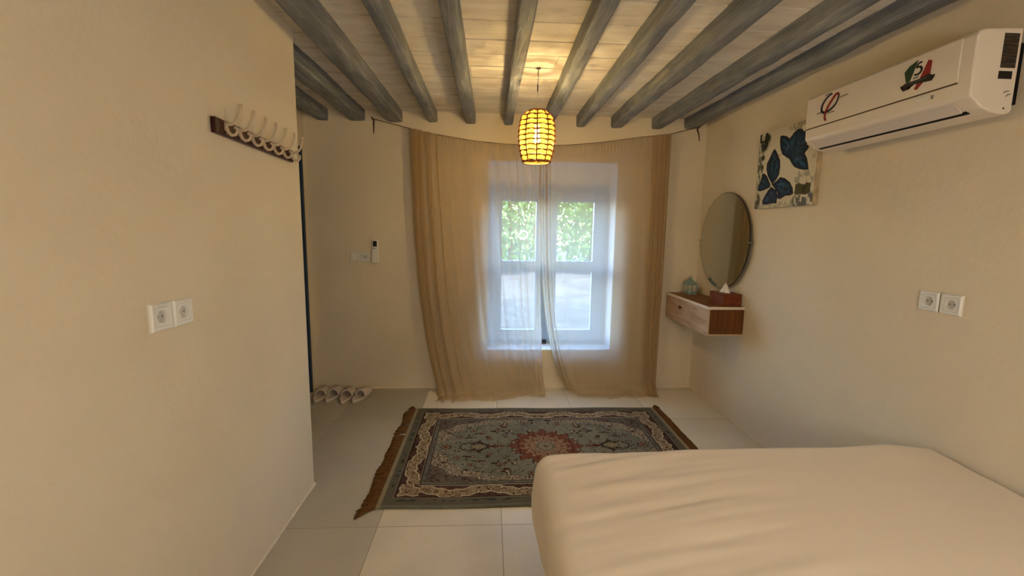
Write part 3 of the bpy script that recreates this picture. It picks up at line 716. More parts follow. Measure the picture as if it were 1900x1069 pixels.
# ------------------------------------------------------------------ sockets and switches
def plate(name, label, cat, c, face, kind, group, s=0.081):
    """face: '+x' (plate looks to +x), '-x', '-y'"""
    root = empty(name, c, label, cat, group)
    def T(a, b, d):                 # a to the right as seen, b up, d out of the wall
        if face == '+x': return Vector((c[0]+d, c[1]+a, c[2]+b))
        if face == '-x': return Vector((c[0]-d, c[1]-a, c[2]+b))
        return Vector((c[0]+a, c[1]-d, c[2]+b))
    def bx(nm, a0, a1, b0, b1, d0, d1, m, par, bev=0):
        p, q = T(a0, b0, d0), T(a1, b1, d1)
        return bxo(nm, (min(p.x, q.x), max(p.x, q.x), min(p.y, q.y), max(p.y, q.y), min(p.z, q.z), max(p.z, q.z)), m, par, bevel=bev)
    h = s/2
    # frame ring
    bm = bmesh.new(); n = 40; prof = []
    def ringpts(f, d): return [T(*f(2*PI*k/n), d) for k in range(n)]
    def sq(r):
        def f(a):
            m_ = max(abs(math.cos(a)), abs(math.sin(a))); return (r*math.cos(a)/m_, r*math.sin(a)/m_)
        return f
    def ci(r): return lambda a: (r*math.cos(a), r*math.sin(a))
    def skin(lst):
        R_ = [[bm.verts.new(p) for p in ringpts(f, d)] for f, d in lst]
        for A, B in zip(R_, R_[1:]):
            for k in range(n): bm.faces.new((A[k], A[(k+1) % n], B[(k+1) % n], B[k]))
        return R_
    skin([(sq(h), 0.0), (sq(h), 0.006), (sq(h-0.004), 0.0115), (sq(h-0.012), 0.0105), (sq(h-0.014), 0.008)])
    obj('cover_frame', bm, M_plastic, root)
    if kind == 'socket':
        bm = bmesh.new(); r_ = skin([(sq(h-0.0135), 0.006), (sq(h-0.0145), 0.0105), (ci(0.0205), 0.0105), (ci(0.0195), 0.010), (ci(0.019), 0.0015)])
        obj('insert', bm, M_plastic, root)
        bm = bmesh.new(); r_ = skin([(ci(0.0192), 0.002), (ci(0.001), 0.002)]); obj('well', bm, M_plastic_in, root)
        for a in (-0.0095, 0.0095):
            bm = bmesh.new(); lp = [T(a+0.0027*math.cos(t_), 0.0027*math.sin(t_), 0.0026) for t_ in np.linspace(0, 2*PI, 13)[:-1]]; bm.faces.new([bm.verts.new(p) for p in lp])
            lp = [T(a+0.0027*math.cos(t_), 0.0027*math.sin(t_), 0.0018) for t_ in np.linspace(0, 2*PI, 13)[:-1]]; bm.faces.new([bm.verts.new(p) for p in lp])
            obj('pin_hole', bm, M_black, root)
        bm = bmesh.new(); lp = [T(0.0016*math.cos(t_), 0.0016*math.sin(t_), 0.0026) for t_ in np.linspace(0, 2*PI, 9)[:-1]]; bm.faces.new([bm.verts.new(p) for p in lp]); obj('centre_screw', bm, M_metal, root)
        for b in (0.0175, -0.0175): bx('earth_clip', -0.0025, 0.0025, b-0.0015, b+0.0015, 0.002, 0.008, M_plastic, root)
    else:
        bx('rocker', -(h-0.015), h-0.015, -(h-0.015), h-0.015, 0.004, 0.0125, M_plastic, root, 0.002)
    return root
GL = 'pair of sockets on the left wall'
plate('wall_socket', 'white wall socket on the left wall, the one nearer the viewer', 'socket', (XL, 1.292, 1.135), '+x', 'socket', GL)
plate('wall_socket', 'white wall socket on the left wall, the one nearer the wall corner', 'socket', (XL, 1.383, 1.133), '+x', 'socket', GL)
GR = 'pair of sockets on the right wall'
plate('wall_socket', 'white wall socket on the right wall, the one nearer the mirror', 'socket', (XR, 1.705, 1.131), '-x', 'socket', GR)
plate('wall_socket', 'white wall socket on the right wall, the one farther from the mirror', 'socket', (XR, 1.617, 1.131), '-x', 'socket', GR)
plate('light_switch', 'blank white light switch on the back wall left of the curtain', 'switch', (-1.123, YB, 1.147), '-y', 'switch', None, 0.076)
plate('wall_socket', 'small white wall socket on the back wall between switch and remote', 'socket', (-1.043, YB, 1.146), '-y', 'socket', None, 0.076)
rc = empty('remote_control', (-0.955, YB, 1.2), 'slim white remote control with black display in a holder on the back wall', 'remote')
bxo('holder', (-0.982, -0.928, YB-0.024, YB-0.001, 1.10, 1.18), M_plastic, rc, bevel=0.003)
bxo('remote_body', (-0.979, -0.931, YB-0.020, YB-0.003, 1.105, 1.295), M_plastic, rc, bevel=0.006, seg=3)
bxo('display', (-0.971, -0.939, YB-0.0212, YB-0.0195, 1.235, 1.281), M_black, rc)
bxo('button', (-0.972, -0.960, YB-0.022, YB-0.0195, 1.216, 1.224), mat('grey_button', (110, 110, 108)), rc)
bxo('button', (-0.953, -0.941, YB-0.022, YB-0.0195, 1.216, 1.224), mat('grey_button', (170, 168, 164)), rc)

# ------------------------------------------------------------------ coat rack
cr_ = empty('coat_rack', (XL, 1.9, 1.70), 'dark mahogany coat rack with seven ivory hooks on the left wall', 'coat rack')
bm = bmesh.new(); A = [(1.598, 1.708), (2.196, 1.694), (2.196, 1.747), (1.598, 1.761)]
prism(bm, A, 'x', XL, XL+0.018); obj('board', bm, M_rack, cr_, bevel=0.003)
hook0 = None
def hook_mesh():
    bm = bmesh.new()
    # curve in (d=out from wall, z); small sideways twist
    upper = [(0.018, 0.014), (0.028, 0.010), (0.040, 0.011), (0.052, 0.018), (0.061, 0.031), (0.067, 0.046), (0.070, 0.061), (0.071, 0.076)]
    tube(bm, [(d, 0.0012*i, z) for i, (d, z) in enumerate(upper)], [0.0065, 0.0062, 0.0055, 0.0048, 0.0043, 0.0042, 0.0050, 0.0060], 10)
    lower = [(0.020, 0.010), (0.022, -0.004), (0.027, -0.017), (0.037, -0.026), (0.049, -0.024), (0.056, -0.014), (0.056, -0.004), (0.051, 0.0)]
    tube(bm, [(d, 0.0008*i, z) for i, (d, z) in enumerate(lower)], [0.0066, 0.0064, 0.0062, 0.0058, 0.0052, 0.0048, 0.0050, 0.0056], 10)
    bmesh.ops.create_uvsphere(bm, u_segments=12, v_segments=8, radius=0.0068, matrix=Matrix.Translation((0.071, 0.0085, 0.077)))
    bmesh.ops.create_uvsphere(bm, u_segments=12, v_segments=8, radius=0.0062, matrix=Matrix.Translation((0.050, 0.0056, 0.0)))
    box(bm, 0.017, 0.020, -0.006, 0.006, -0.012, 0.020)
    me = bpy.data.meshes.new('hook'); bmesh.ops.recalc_face_normals(bm, faces=bm.faces); bm.to_mesh(me); bm.free()
    me.materials.append(M_hook); me.polygons.foreach_set('use_smooth', [True]*len(me.polygons)); return me
hm = hook_mesh()
for k in range(7):
    y = 1.655+0.0855*k; z = 1.737-0.0006*k*10/6
    h = bpy.data.objects.new('hook', hm); COL.objects.link(h); h.parent = cr_; h.location = (0.0, y-1.9, z-1.70-(y-1.6)*0.012)

# ------------------------------------------------------------------ painting on canvas
PY0, PY1, PZ0, PZ1 = 2.405, 2.945, 1.556, 2.036
BF1 = [(2.726, 1.991), (2.679, 1.978), (2.645, 1.957), (2.617, 1.984), (2.578, 1.998), (2.545, 1.991), (2.526, 1.973), (2.503, 1.973), (2.475, 1.95), (2.47, 1.92), (2.497, 1.899), (2.472, 1.879), (2.495, 1.857), (2.505, 1.849), (2.482, 1.819), (2.467, 1.78), (2.461, 1.756), (2.496, 1.756), (2.536, 1.765), (2.579, 1.782), (2.607, 1.805), (2.633, 1.836), (2.656, 1.848), (2.704, 1.875), (2.726, 1.913), (2.736, 1.955), (2.738, 1.984)]
BF2 = [(2.782, 1.922), (2.751, 1.889), (2.719, 1.843), (2.711, 1.802), (2.716, 1.757), (2.737, 1.73), (2.776, 1.702), (2.828, 1.758), (2.849, 1.803), (2.85, 1.839), (2.825, 1.871), (2.801, 1.908)]
BF3 = [(2.781, 1.702), (2.736, 1.718), (2.702, 1.739), (2.656, 1.727), (2.609, 1.7), (2.578, 1.663), (2.569, 1.629), (2.589, 1.621), (2.636, 1.622), (2.665, 1.611), (2.687, 1.604), (2.711, 1.611), (2.716, 1.647), (2.759, 1.685)]
BF4 = [(2.783, 1.688), (2.727, 1.659), (2.713, 1.629), (2.715, 1.579), (2.763, 1.584), (2.801, 1.578), (2.857, 1.581), (2.865, 1.603), (2.844, 1.632), (2.814, 1.666)]
BF5 = [(2.796, 1.707), (2.838, 1.762), (2.871, 1.782), (2.891, 1.777), (2.896, 1.741), (2.921, 1.7), (2.926, 1.676), (2.896, 1.668), (2.845, 1.675), (2.793, 1.688)]
def pip(Y_, Z_, poly):
    ins = np.zeros(Y_.shape, bool); n = len(poly)
    for i in range(n):
        (x1, y1_), (x2, y2_) = poly[i], poly[(i+1) % n]
        if y1_ == y2_: continue
        c_ = ((y1_ > Z_) != (y2_ > Z_)) & (Y_ < (x2-x1)*(Z_-y1_)/(y2_-y1_)+x1); ins ^= c_
    return ins
def pdist(Y_, Z_, poly):
    D = np.full(Y_.shape, 9.0); n = len(poly)
    for i in range(n):
        a = np.array(poly[i]); b = np.array(poly[(i+1) % n]); ab = b-a
        t = np.clip(((Y_-a[0])*ab[0]+(Z_-a[1])*ab[1])/(ab@ab+1e-12), 0, 1)
        D = np.minimum(D, np.hypot(Y_-a[0]-t*ab[0], Z_-a[1]-t*ab[1]))
    return D
ny_, nz_ = 230, 205
py = np.linspace(PY0, PY1, ny_); pz = np.linspace(PZ0, PZ1, nz_); PYg, PZg = np.meshgrid(py, pz)
Cp = np.zeros(PYg.shape+(3,)); Cp[:] = lin((214, 206, 184))
n_a = fbm(PYg*14, PZg*14, 201); n_b = fbm(PYg*60, PZg*34, 211); n_c = fbm(PYg*5, PZg*5, 221)
def blend(mask, col): Cp[:] = Cp*(1-mask[..., None])+np.array(lin(col))*mask[..., None]
blend(np.clip((n_c-0.5)*2.5, 0, 0.5), (196, 186, 158))
def blob(cy_, cz_, ry, rz, col, th, st=1.0):
    d = np.hypot((PYg-cy_)/ry, (PZg-cz_)/rz); blend(np.clip((1-d)*2.2*np.clip((n_b-th)*6+0.5, 0, 1.4), 0, st), col)
blob(2.90, 1.99, 0.085, 0.085, (32, 38, 26), 0.36); blob(2.93, 1.83, 0.05, 0.17, (72, 80, 68), 0.50, 0.9); blob(2.90, 1.87, 0.03, 0.09, (40, 48, 44), 0.55, 0.9)
blob(2.55, 2.02, 0.12, 0.04, (150, 138, 120), 0.45, 0.8); blob(2.93, 1.60, 0.05, 0.07, (70, 66, 50), 0.45); blob(2.50, 1.71, 0.11, 0.06, (120, 118, 100), 0.57, 0.6)
blob(2.47, 1.58, 0.14, 0.06, (58, 66, 68), 0.50, 0.9); blob(2.43, 1.88, 0.03, 0.12, (160, 150, 124), 0.55, 0.6); blob(2.75, 1.57, 0.2, 0.025, (150, 148, 132), 0.5, 0.7)
q = (PYg > 2.428+0.02*(n_a-0.5)) & (PYg < 2.552+0.05*(n_a-0.5)) & (PZg > 1.622+0.02*(n_b-0.5)) & (PZg < 1.682+0.02*(n_b-0.5)); blend(q*1.0, (74, 66, 28)); blob(2.475, 1.645, 0.03, 0.03, (44, 40, 18), 0.4)
for poly, (ry_, rz_) in ((BF1, (2.60, 1.87)), (BF2, (2.78, 1.70)), (BF3, (2.78, 1.70)), (BF4, (2.785, 1.69)), (BF5, (2.79, 1.69))):
    i_ = pip(PYg, PZg, poly); dd = pdist(PYg, PZg, poly); th = np.arctan2(PZg-rz_, PYg-ry_); rr_ = np.hypot(PYg-ry_, PZg-rz_)
    blend(i_*1.0, (16, 28, 52)); vein = np.abs(np.sin(th*9+1.5*n_a))
    blend(i_*np.clip((dd-0.010)*60, 0, 1)*np.clip(vein-0.45, 0, 1)*np.clip(n_a*1.8-0.3, 0, 1)*1.5, (34, 96, 122))
    blend(i_*np.clip((dd-0.014)*60, 0, 1)*(n_b > 0.62)*0.45, (70, 100, 140)); blend(i_*(dd < 0.006)*0.9, (8, 10, 22))
blend(((np.abs(PYg-2.745+(PZg-1.878)*0.2) < 0.03) & (np.abs(PZg-1.872-0.02*(PYg-2.74)) < 0.0022))*0.8, (96, 40, 40))
XP = XR-0.028
pc = np.stack([np.full(PYg.shape, XP), PYg, PZg], -1).reshape(-1, 3).astype(np.float32)
idp = np.arange(ny_*nz_).reshape(nz_, ny_); fp = np.stack([idp[:-1, :-1], idp[1:, :-1], idp[1:, 1:], idp[:-1, 1:]], -1).reshape(-1, 4)
mp_ = bpy.data.meshes.new('painted_canvas'); mp_.from_pydata(pc.tolist(), [], fp.tolist())
ca = mp_.color_attributes.new('weave', 'FLOAT_COLOR', 'POINT'); ca.data.foreach_set('color', np.concatenate([Cp.reshape(-1, 3), np.ones((ny_*nz_, 1))], 1).astype(np.float32).ravel())
pt = empty('canvas_painting', (XR, (PY0+PY1)/2, PZ0), 'canvas painting of two dark blue butterflies on cream, beside the air conditioner', 'painting')
M_paint = attr_mat('oil_paint', 'weave', 0.55, 0.3); v = coords(M_paint); bump(M_paint, noisen(M_paint, v, 160, 3), 0.2, 0.002)
link('painted_canvas', mp_, M_paint, pt)
M_cside = mat('canvas_edge', (196, 176, 140), 0.9, 0.1); v = coords(M_cside); base(M_cside, ramp(M_cside, noisen(M_cside, v, 14, 4), [(0.35, (150, 130, 92)), (0.6, (204, 186, 152))]))
bxo('stretcher', (XP+0.0005, XR-0.001, PY0, PY1, PZ0, PZ1), M_cside, pt)

# ------------------------------------------------------------------ mirror
mc = (XR, 3.325, 1.331); MR = 0.362
mi = empty('wall_mirror', (XR, mc[1], mc[2]-MR), 'round frameless mirror on the right wall above the floating shelf', 'mirror')
M_mirror = mat('mirror_glass', (196, 198, 188), 0.02, 0.5, 1.0)
M_medge = mat('mirror_dark_edge', (26, 22, 18), 0.4, 0.4)
tilt = Matrix.Translation(Vector(mc)) @ Matrix.Rotation(math.radians(0.8), 4, 'Y') @ Matrix.Rotation(math.radians(-1.0), 4, 'Z') @ Matrix.Translation(-Vector(mc))
bm = bmesh.new(); lathe(bm, [(0.001, -0.026), (MR, -0.026)], mc, 96, 'x'); bm.transform(tilt); obj('glass', bm, M_mirror, mi)
bm = bmesh.new(); lathe(bm, [(MR-0.001, -0.0262), (MR+0.0012, -0.0262), (MR+0.001, -0.018), (0.001, -0.018)], mc, 96, 'x'); bm.transform(tilt); obj('rim', bm, M_medge, mi)
bm = bmesh.new(); lathe(bm, [(0.05, -0.018), (0.05, -0.001)], (mc[0], mc[1], mc[2]+0.1), 16, 'x'); obj('mount', bm, M_dark, mi)
for sy_ in (-1, 1):
    bm = bmesh.new(); y = mc[1]+sy_*(MR+0.002); box(bm, XR-0.032, XR-0.001, y-0.005, y+0.005, mc[2]-0.008, mc[2]+0.002); box(bm, XR-0.034, XR-0.030, y-0.008 if sy_ > 0 else y-0.004, y+0.004 if sy_ > 0 else y+0.008, mc[2]-0.008, mc[2]+0.002); obj('clip', bm, M_metal, mi)

# ------------------------------------------------------------------ floating shelf with drawer
SX0, SY0, SY1, SZ0, SZ1 = 1.545, 3.0, 3.745, 0.66, 0.872
sh = empty('floating_shelf', (XR, 3.37, SZ0), 'floating wooden shelf cabinet with one drawer and white edging, under the mirror', 'shelf')
M_top = wood('brown_shelf_wood', [(104, 68, 40), (130, 88, 54), (146, 102, 66)], (9, 1.2, 9), 3, 0.55, 0.1)
M_fr = wood('pale_drawer_wood', [(150, 118, 92), (182, 150, 120), (196, 166, 138)], (9, 1.3, 9), 3, 0.55, 0.1)
M_sd = wood('dark_side_wood', [(70, 34, 10), (104, 60, 24), (122, 76, 34)], (22, 22, 1.0), 2.2, 0.5, 0.1)
M_edge = mat('white_edging', (226, 214, 196), 0.4, 0.4); M_edge2 = mat('beige_edging', (186, 164, 136), 0.5, 0.3)
bxo('top_board', (SX0+0.003, XR-0.001, SY0+0.003, SY1, SZ1-0.017, SZ1), M_top, sh)
bm = bmesh.new(); box(bm, SX0-0.002, SX0+0.003, SY0, SY1, SZ1-0.018, SZ1+0.001); box(bm, SX0-0.002, XR-0.001, SY0-0.002, SY0+0.003, SZ1-0.018, SZ1+0.001); obj('top_edging', bm, M_edge, sh)
bxo('side_panel', (SX0+0.012, XR-0.001, SY0+0.004, SY0+0.020, SZ0+0.015, SZ1-0.018), M_sd, sh)
bxo('side_panel', (SX0+0.012, XR-0.001, SY1-0.016, SY1, SZ0+0.015, SZ1-0.018), M_sd, sh)
bxo('bottom_board', (SX0+0.012, XR-0.001, SY0+0.001, SY1, SZ0, SZ0+0.015), M_edge2, sh)
bxo('back_board', (XR-0.02, XR-0.001, SY0+0.02, SY1-0.016, SZ0+0.015, SZ1-0.018), M_sd, sh)
dw = bxo('drawer', (SX0, SX0+0.014, SY0+0.002, SY1-0.002, SZ0+0.001, SZ1-0.019), M_fr, sh, bevel=0.002)
bxo('drawer_edging', (SX0+0.0005, SX0+0.0125, SY0-0.001, SY0+0.0022, SZ0+0.001, SZ1-0.019), M_edge2, dw)
bm = bmesh.new(); lathe(bm, [(0.006, 0.0), (0.006, -0.008), (0.014, -0.013), (0.014, -0.018), (0.001, -0.021)], (SX0, 3.44, 0.792), 20, 'x'); obj('knob', bm, mat('brown_knob', (70, 34, 16), 0.4), dw, smooth=True)

tb = empty('tissue_box', (1.72, 3.13, SZ1), 'reddish brown wooden tissue box on the floating shelf', 'tissue box')
M_tb = wood('red_brown_box_wood', [(86, 34, 12), (112, 52, 22), (128, 64, 30)], (6, 6, 12), 3, 0.45, 0.05)
tx0, tx1, ty0, ty1 = 1.665, 1.800, 3.04, 3.235; tz = SZ1+0.086
bm = bmesh.new(); box(bm, tx0, tx1, ty0, ty1, SZ1+0.001, tz-0.006); obj('box_body', bm, M_tb, tb, bevel=0.002)
bm = bmesh.new(); box(bm, tx0-0.001, tx1+0.001, ty0-0.001, ty1+0.001, tz-0.006, tz); obj('lid', bm, M_tb, tb, bevel=0.0015)
bm = bmesh.new(); lathe(bm, [(0.03, 0.0008), (0.001, 0.0008)], (1.732, 3.137, tz), 20); obj('slot', bm, M_dark, tb)
M_tis = mat('white_tissue', (238, 232, 222), 0.9, 0.1)
bm = bmesh.new(); rows = []
for j in range(13):
    t_ = j/12; row = []
    for k in range(28):
        a = 2*PI*k/28; r_ = (0.030*(1-t_)**0.8+0.004)*(1+0.30*math.sin(3*a+t_*2)+0.18*math.sin(5*a+1)); 
        row.append(bm.verts.new((1.732+r_*0.75*math.cos(a)+0.006*t_*math.sin(3*t_), 3.137+r_*1.15*math.sin(a)+0.008*t_, tz+0.001+0.062*t_+0.006*math.sin(4*a)*t_)))
    rows.append(row)
for A, B in zip(rows, rows[1:]):
    for k in range(28): bm.faces.new((A[k], A[(k+1) % 28], B[(k+1) % 28], B[k]))
bm.faces.new(rows[-1]); obj('tissue', bm, M_tis, tb, smooth=True)

lt_ = empty('candle_lantern', (1.72, 3.64, SZ1), 'small pale blue house-shaped candle lantern on the shelf corner', 'lantern')
M_lan = mat('pale_blue_metal', (128, 150, 146), 0.5, 0.4); M_lan2 = mat('frosted_inner', (196, 200, 192), 0.4)
lx, ly, w2 = 1.700, 3.64, 0.036
bxo('lantern_base', (lx-w2-0.004, lx+w2+0.004, ly-w2-0.004, ly+w2+0.004, SZ1+0.001, SZ1+0.010), M_lan, lt_, bevel=0.001)
bm = bmesh.new()
for sx_ in (-1, 1):
    for sy_ in (-1, 1): box(bm, lx+sx_*w2-0.004, lx+sx_*w2+0.004, ly+sy_*w2-0.004, ly+sy_*w2+0.004, SZ1+0.010, SZ1+0.088)
for zz in (0.010, 0.081):
    for s_ in (-1, 1):
        box(bm, lx-w2, lx+w2, ly+s_*w2-0.0035, ly+s_*w2+0.0035, SZ1+zz, SZ1+zz+0.008); box(bm, lx+s_*w2-0.0035, lx+s_*w2+0.0035, ly-w2, ly+w2, SZ1+zz, SZ1+zz+0.008)
box(bm, lx-0.002, lx+0.002, ly-w2-0.002, ly-w2+0.002, SZ1+0.01, SZ1+0.085)
obj('lantern_frame', bm, M_lan, lt_)
bm = bmesh.new(); lathe(bm, [(0.060, 0.089), (0.058, 0.093), (0.022, 0.122), (0.016, 0.128), (0.014, 0.138), (0.001, 0.142)], (lx, ly, SZ1), 4)
bmesh.ops.rotate(bm, verts=bm.verts, cent=(lx, ly, 0), matrix=Matrix.Rotation(PI/4, 3, 'Z')); obj('lantern_roof', bm, M_lan, lt_)
bm = bmesh.new(); tube(bm, [(lx+0.010*math.cos(a), ly, SZ1+0.151+0.010*math.sin(a)) for a in np.linspace(0, 2*PI, 17)[:-1]], 0.0014, 5, closed=True); obj('lantern_ring', bm, M_metal, lt_, smooth=True)
bm = bmesh.new(); lathe(bm, [(0.018, 0.0), (0.018, 0.035), (0.001, 0.036)], (lx, ly, SZ1+0.011), 20); obj('candle', bm, M_lan2, lt_, smooth=True)

# ------------------------------------------------------------------ air conditioner
AX, AB, AY0, AY1 = 1.600, 1.762, 1.480, 2.268
ac = empty('air_conditioner', (XR, (AY0+AY1)/2, 1.82), 'white split air conditioner mounted high on the right wall', 'air conditioner')
M_ac = mat('ac_white', (222, 212, 198), 0.35, 0.45); M_ac2 = mat('ac_vent_white', (206, 198, 192), 0.4, 0.4)
bprof = [(AB, 2.086), (AX+0.030, 2.080), (AX+0.010, 2.074), (AX+0.004, 2.060), (AX+0.003, 1.93), (AX+0.004, 1.875), (AX+0.010, 1.862), (AX+0.018, 1.856), (AX+0.052, 1.829), (AX+0.085, 1.816), (AX+0.130, 1.808), (AB-0.008, 1.812), (AB, 1.822)]
bm = bmesh.new(); prism(bm, bprof, 'y', AY0, AY1); obj('casing', bm, M_ac, ac, bevel=0.006, seg=3)
bm = bmesh.new(); prism(bm, [(AX+0.0045, 2.069), (AX, 2.062), (AX-0.002, 1.99), (AX, 1.921), (AX+0.006, 1.921)], 'y', AY0+0.045, AY1-0.004); obj('front_panel', bm, M_ac, ac, bevel=0.002)
bxo('panel_seam', (AX+0.000, AX+0.006, AY0+0.045, AY1-0.004, 1.9165, 1.9208), mat('seam_shadow_gap', (84, 66, 46), 0.7), ac)
bm = bmesh.new(); prism(bm, [(AX+0.016, 1.8545), (AX+0.018, 1.8515), (AX+0.052, 1.8235), (AX+0.052, 1.830)], 'y', AY0+0.06, AY1-0.035); obj('air_flap', bm, M_ac2, ac, bevel=0.001)
bm = bmesh.new(); prism(bm, [(AX+0.053, 1.8295), (AX+0.052, 1.8255), (AX+0.068, 1.8195), (AX+0.069, 1.8235)], 'y', AY0+0.05, AY1-0.035); obj('vent_slot', bm, M_dark, ac)
bxo('mounting_plate', (AB-0.001, XR-0.001, AY0+0.03, AY1-0.03, 1.85, 2.05), M_dark, ac)
bm = bmesh.new(); box(bm, AX-0.001, AX+0.004, 1.625, 1.668, 1.893, 1.904); obj('display_window', bm, mat('display_strip', (236, 232, 224), 0.15, 0.6), ac)
bxo('signal_light', (AX-0.0015, AX+0.003, 1.606, 1.611, 1.890, 1.903), mat('grey_badge', (130, 122, 110), 0.4), ac)
# marks on the front panel
M_navy = mat('emblem_navy', (18, 20, 48), 0.35, 0.5); M_red = mat('emblem_red', (140, 18, 26), 0.35, 0.5); M_grey = mat('emblem_grey', (120, 110, 98), 0.4); M_green = mat('emblem_green', (22, 58, 34), 0.35, 0.5); M_wh = mat('emblem_white', (226, 218, 204), 0.35)
XF = AX-0.0035
em = empty('maker_emblem', (AX, 2.10, 1.99), None, None); em.parent = ac; em.location = Vector((AX, 2.10, 1.99))-ac.location
PHI_B = [(2.099, 2.05), (2.125, 2.043), (2.146, 2.027), (2.159, 2.006), (2.158, 1.987), (2.146, 1.976), (2.128, 1.974), (2.106, 1.978), (2.078, 1.992), (2.062, 2.013), (2.057, 2.033)]
PHI_R = [(2.057, 2.033), (2.064, 2.041), (2.076, 2.04), (2.093, 2.025), (2.112, 2.005), (2.125, 1.986), (2.133, 1.966), (2.134, 1.948), (2.124, 1.934)]
def sub(name, bm, m, root, grand):
    o = obj(name, bm, m)
    w = grand.location+root.location
    o.data.transform(Matrix.Translation(-w)); o.parent = root; return o
bm = bmesh.new(); ribbon(bm, PHI_B, 0.0115, 'x', XF, XF+0.001); sub('navy_loop', bm, M_navy, em, ac)
bm = bmesh.new(); ribbon(bm, PHI_R, 0.0120, 'x', XF-0.0004, XF+0.001); sub('red_stroke', bm, M_red, em, ac)
for st in ([(2.145, 2.052), (2.128, 2.054), (2.108, 2.056)], [(2.051, 2.019), (2.026, 2.021), (2.003, 2.021)], [(2.189, 1.978), (2.175, 1.980), (2.160, 1.98)], [(2.119, 1.964), (2.094, 1.967), (2.074, 1.964)]):
    bm = bmesh.new(); ribbon(bm, st, 0.0045, 'x', XF, XF+0.001); sub('grey_dash', bm, M_grey, em, ac)
stk = empty('warranty_sticker', (AX, 1.67, 1.99), None, None); stk.parent = ac; stk.location = Vector((AX, 1.67, 1.99))-ac.location
ST_OUT = [(1.721, 1.975), (1.731, 2.019), (1.711, 2.039), (1.679, 2.051), (1.651, 2.048), (1.637, 2.037), (1.620, 2.030), (1.621, 1.982), (1.669, 1.936), (1.684, 1.941), (1.711, 1.970)]
ST_GREEN = [(1.718, 1.978), (1.729, 2.019), (1.71, 2.037), (1.676, 2.049), (1.684, 2.028), (1.694, 2.009), (1.702, 1.978)]
ST_RED = [(1.637, 2.035), (1.621, 2.028), (1.623, 1.983), (1.668, 1.939), (1.682, 1.944), (1.658, 1.988)]
ST_BAN = [(1.74, 1.969), (1.719, 1.977), (1.66, 1.977), (1.627, 1.985), (1.617, 1.976), (1.605, 1.975), (1.614, 1.968), (1.616, 1.956), (1.68, 1.963), (1.709, 1.96), (1.707, 1.951), (1.727, 1.95), (1.725, 1.959)]
for nm, poly, m, d in (('white_ground', ST_OUT, M_wh, 0.0002), ('green_field', ST_GREEN, M_green, 0.0006), ('red_field', ST_RED, M_red, 0.0006), ('dark_ribbon', ST_BAN, M_black, 0.0011)):
    bm = bmesh.new(); fa, fb = prism(bm, poly, 'x', XF-d, XF+0.001); bmesh.ops.triangulate(bm, faces=[fa, fb]); sub(nm, bm, m, stk, ac)
bm = bmesh.new(); ribbon(bm, [(1.660, 2.036), (1.668, 2.036), (1.676, 2.034)], 0.007, 'x', XF-0.0012, XF); ribbon(bm, [(1.675, 2.035), (1.678, 2.028), (1.680, 2.020)], 0.007, 'x', XF-0.0012, XF)
ribbon(bm, [(1.680, 2.021), (1.668, 2.022), (1.660, 2.014), (1.660, 2.004), (1.668, 1.997), (1.679, 1.996), (1.687, 2.000)], 0.0085, 'x', XF-0.0012, XF); sub('numeral_five', bm, M_black, stk, ac)
bm = bmesh.new()
for k in range(5): box(bm, XF-0.0012, XF, 1.688-k*0.0045-0.0013, 1.688-k*0.0045+0.0013, 1.9835, 1.988)
sub('small_print', bm, M_green, stk, ac)
bm = bmesh.new()
for k in range(11): box(bm, XF-0.0017, XF, 1.700-k*0.0062-0.002, 1.700-k*0.0062+0.002, 1.9665+k*0.0005, 1.9705+k*0.0005)
sub('ribbon_print', bm, mat('ribbon_grey', (90, 86, 82)), stk, ac)
# labels on the end of the casing
M_lab = mat('dark_energy_label', (48, 40, 34), 0.6); v = coords(M_lab, (1, 1, 1)); n_ = noisen(M_lab, coords(M_lab, (2, 1, 60)), 9, 3); base(M_lab, ramp(M_lab, n_, [(0.4, (34, 28, 24)), (0.65, (86, 74, 60))]))
YE = AY0
bxo('rating_label', (1.696, 1.749, YE-0.0008, YE+0.001, 1.957, 2.066), M_lab, ac)
bxo('code_label', (1.694, 1.742, YE-0.0008, YE+0.001, 1.922, 1.947), M_black, ac)
for (a, b) in (((1.722, 1.877), (1.740, 1.884)), ((1.732, 1.866), (1.748, 1.874))):
    bm = bmesh.new(); tube(bm, [(a[0], YE-0.0005, a[1]), ((a[0]+b[0])/2-0.003, YE-0.0005, (a[1]+b[1])/2+0.002), (b[0], YE-0.0005, b[1])], 0.0012, 5); obj('moulded_mark', bm, M_dark, ac)
bm = bmesh.new(); tube(bm, [(1.730, YE-0.001, 1.828), (1.730, YE+0.001, 1.828)], 0.0032, 8); obj('screw_hole', bm, M_dark, ac)

